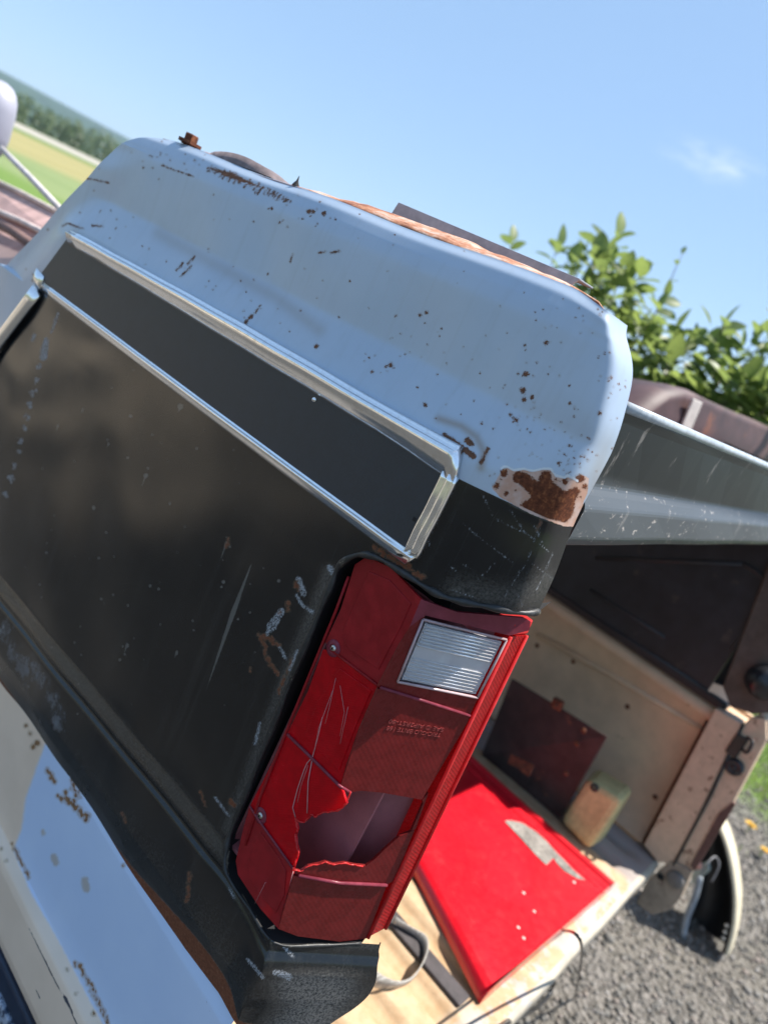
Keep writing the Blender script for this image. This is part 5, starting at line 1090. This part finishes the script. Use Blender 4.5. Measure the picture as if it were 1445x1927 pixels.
# =================================================================== SHRUB BEHIND
def build_shrub():
    sh = thing('leafy_shrub', 'tall green shrub with broad oval leaves behind the upturned box', 'shrub', (3.0, 1.6, GZ))
    ML = leaf_material('shrub_leaf', (.11, .165, .055), (.25, .31, .085), .5, 9.0); MW = plain('shrub_twig', (.15, .11, .07), .8)
    # one leaf: pointed oval, folded along the midrib
    n = 6; V = []; F = []
    for i in range(n + 1):
        t = i/n; w_ = .30*math.sin(math.pi*t**.85)**.8 if 0 < i < n else 0.0; zc = -.10*t*t
        V += [(t, -w_, zc + w_*.28), (t, 0, zc), (t, w_, zc + w_*.28)]
    for i in range(n):
        for j in range(2): F.append((i*3 + j, i*3 + j + 1, (i+1)*3 + j + 1, (i+1)*3 + j))
    me = bpy.data.meshes.new('leaf'); me.from_pydata(V, [], F); me.materials.append(ML); me.polygons.foreach_set('use_smooth', [True]*len(me.polygons))
    LV, LF = np.array(V), np.array(F)
    lr = random.Random(31); leaves = []; base = Vector((3.0, 1.7, GZ))
    tips = [(962, 455, 3.6, 1), (1048, 465, 3.5, 1), (1100, 470, 3.4, 3), (1160, 442, 3.4, 4), (1205, 520, 3.3, 3), (1130, 520, 3.6, 4), (1283, 478, 3.4, 0), (1240, 580, 3.2, 4), (1180, 560, 3.3, 5), (1300, 640, 3.3, 4), (1365, 610, 3.3, 3), (1420, 640, 3.4, 3), (1450, 625, 3.3, 3), (1490, 600, 3.5, 3), (1260, 680, 3.1, 6), (1350, 700, 3.2, 6), (1430, 720, 3.1, 6), (1210, 650, 3.3, 6), (1500, 700, 3.2, 5)]
    tips += [(1075, 500, 3.6, 3), (1125, 485, 3.3, 4), (1145, 500, 3.5, 4), (1180, 500, 3.3, 4), (1100, 540, 3.5, 4), (1215, 600, 3.4, 5), (1170, 620, 3.4, 5), (1250, 560, 3.5, 3), (1275, 620, 3.3, 4), (1330, 660, 3.4, 5), (1390, 660, 3.3, 4), (1235, 640, 3.2, 6)]
    for q in range(34): tips.append((lr.uniform(1180, 1520), lr.uniform(690, 820), lr.uniform(3.0, 3.9), 6))
    for q in range(20): tips.append((lr.uniform(1000, 1550), lr.uniform(820, 1000), lr.uniform(3.2, 4.0), 5))
    for (tx, ty, R, dens) in tips:
        d = ray(tx, ty); d = d/np.hypot(d[0], d[1])*R; T = Vector(CAM + d)
        b0 = base + Vector((lr.uniform(-.25, .25) + (T.x - 3.0)*.45, lr.uniform(-.2, .2) + (T.y - 1.7)*.45, 0)); m = b0.lerp(T, .55) + Vector((lr.uniform(-.08, .08), lr.uniform(-.08, .08), .1))
        pth = smooth_path([b0, b0.lerp(m, .5) + Vector((lr.uniform(-.05, .05), 0, 0)), m, m.lerp(T, .6) + Vector((lr.uniform(-.03, .03), lr.uniform(-.03, .03), 0)), T], 5)
        tube('stem', pth, .009, MW, sh, 6, scale=[1.3 - 1.15*i/(len(pth)-1) for i in range(len(pth))])
        nl = 3 + dens*7; top = len(pth) - 1
        for q in range(nl):
            f = 1 - (q/nl)**1.1*(.16 + .065*dens); i0 = f*top; i = min(int(i0), top - 1); p = pth[i].lerp(pth[i+1], i0 - i); t = (pth[i+1] - pth[i]).normalized()
            a = q*2.4 + lr.uniform(-.4, .4); side = Matrix.Rotation(a, 3, t) @ t.orthogonal().normalized()
            dr = (side*1.0 + t*lr.uniform(.1, .8) + Vector((0, 0, lr.uniform(-.3, .25)))).normalized()
            if q == 0: dr = (t + side*.4).normalized()
            off = side*lr.uniform(0, .055*min(dens, 4)/2)*(q > 2)
            L = (.05 + .072*lr.random()**.7) if dens else .04
            nrm = (Vector((lr.gauss(0, .45), lr.gauss(0, .45), 1))).normalized(); y_ = nrm.cross(dr).normalized(); z_ = dr.cross(y_)
            leaves.append((p + off, dr, y_, z_, L))
    # largest (nearest to the camera and in view) as single leaves, the rest one mass
    def score(l):
        pp = PX(np.array(l[0])); ins = 900 < pp[0] < 1460 and 420 < pp[1] < 830
        return (0 if ins else 1, np.linalg.norm(np.array(l[0]) - CAM)/l[4])
    leaves.sort(key=score)
    for (p, a, b, c, L) in leaves[:300]:
        o = bpy.data.objects.new('leaf', me); col.objects.link(o); o.parent = sh
        o.matrix_local = Matrix(((a.x*L, b.x*L, c.x*L, p.x), (a.y*L, b.y*L, c.y*L, p.y), (a.z*L, b.z*L, c.z*L, p.z), (0, 0, 0, 1)))
    Vs = []; Fs = []; k = 0
    for (p, a, b, c, L) in leaves[300:]:
        Mx = np.array([a, b, c]).T*L; Vs.append(LV @ Mx.T + np.array(p)); Fs.append(LF + k); k += len(LV)
    o = np_mesh('foliage', np.concatenate(Vs), np.concatenate(Fs), ML, sh); o['kind'] = 'stuff'
    adopt(sh)
build_shrub()

# =================================================================== HAZE
def build_haze():
    me = bpy.data.meshes.new('haze'); a, z0, z1 = 4200.0, -3.0, 190.0
    V = [(x, y, z) for z in (z0, z1) for y in (-a, a) for x in (-a, a)]
    me.from_pydata(V, [], [(0, 2, 3, 1), (4, 5, 7, 6), (0, 1, 5, 4), (2, 6, 7, 3), (0, 4, 6, 2), (1, 3, 7, 5)])
    m_ = bpy.data.materials.new('haze_air'); m_.use_nodes = True; t = m_.node_tree; t.nodes.clear()
    o_ = t.nodes.new('ShaderNodeOutputMaterial'); p = t.nodes.new('ShaderNodeVolumePrincipled')
    p.inputs['Color'].default_value = (0.62, 0.80, 1.0, 1); p.inputs['Density'].default_value = 0.00016; p.inputs['Anisotropy'].default_value = 0.2
    t.links.new(p.outputs[0], o_.inputs['Volume']); me.materials.append(m_)
    o = bpy.data.objects.new('haze', me); col.objects.link(o); o['kind'] = 'stuff'; tag(o, 'pale summer haze that softens the far hills', 'haze')
build_haze()
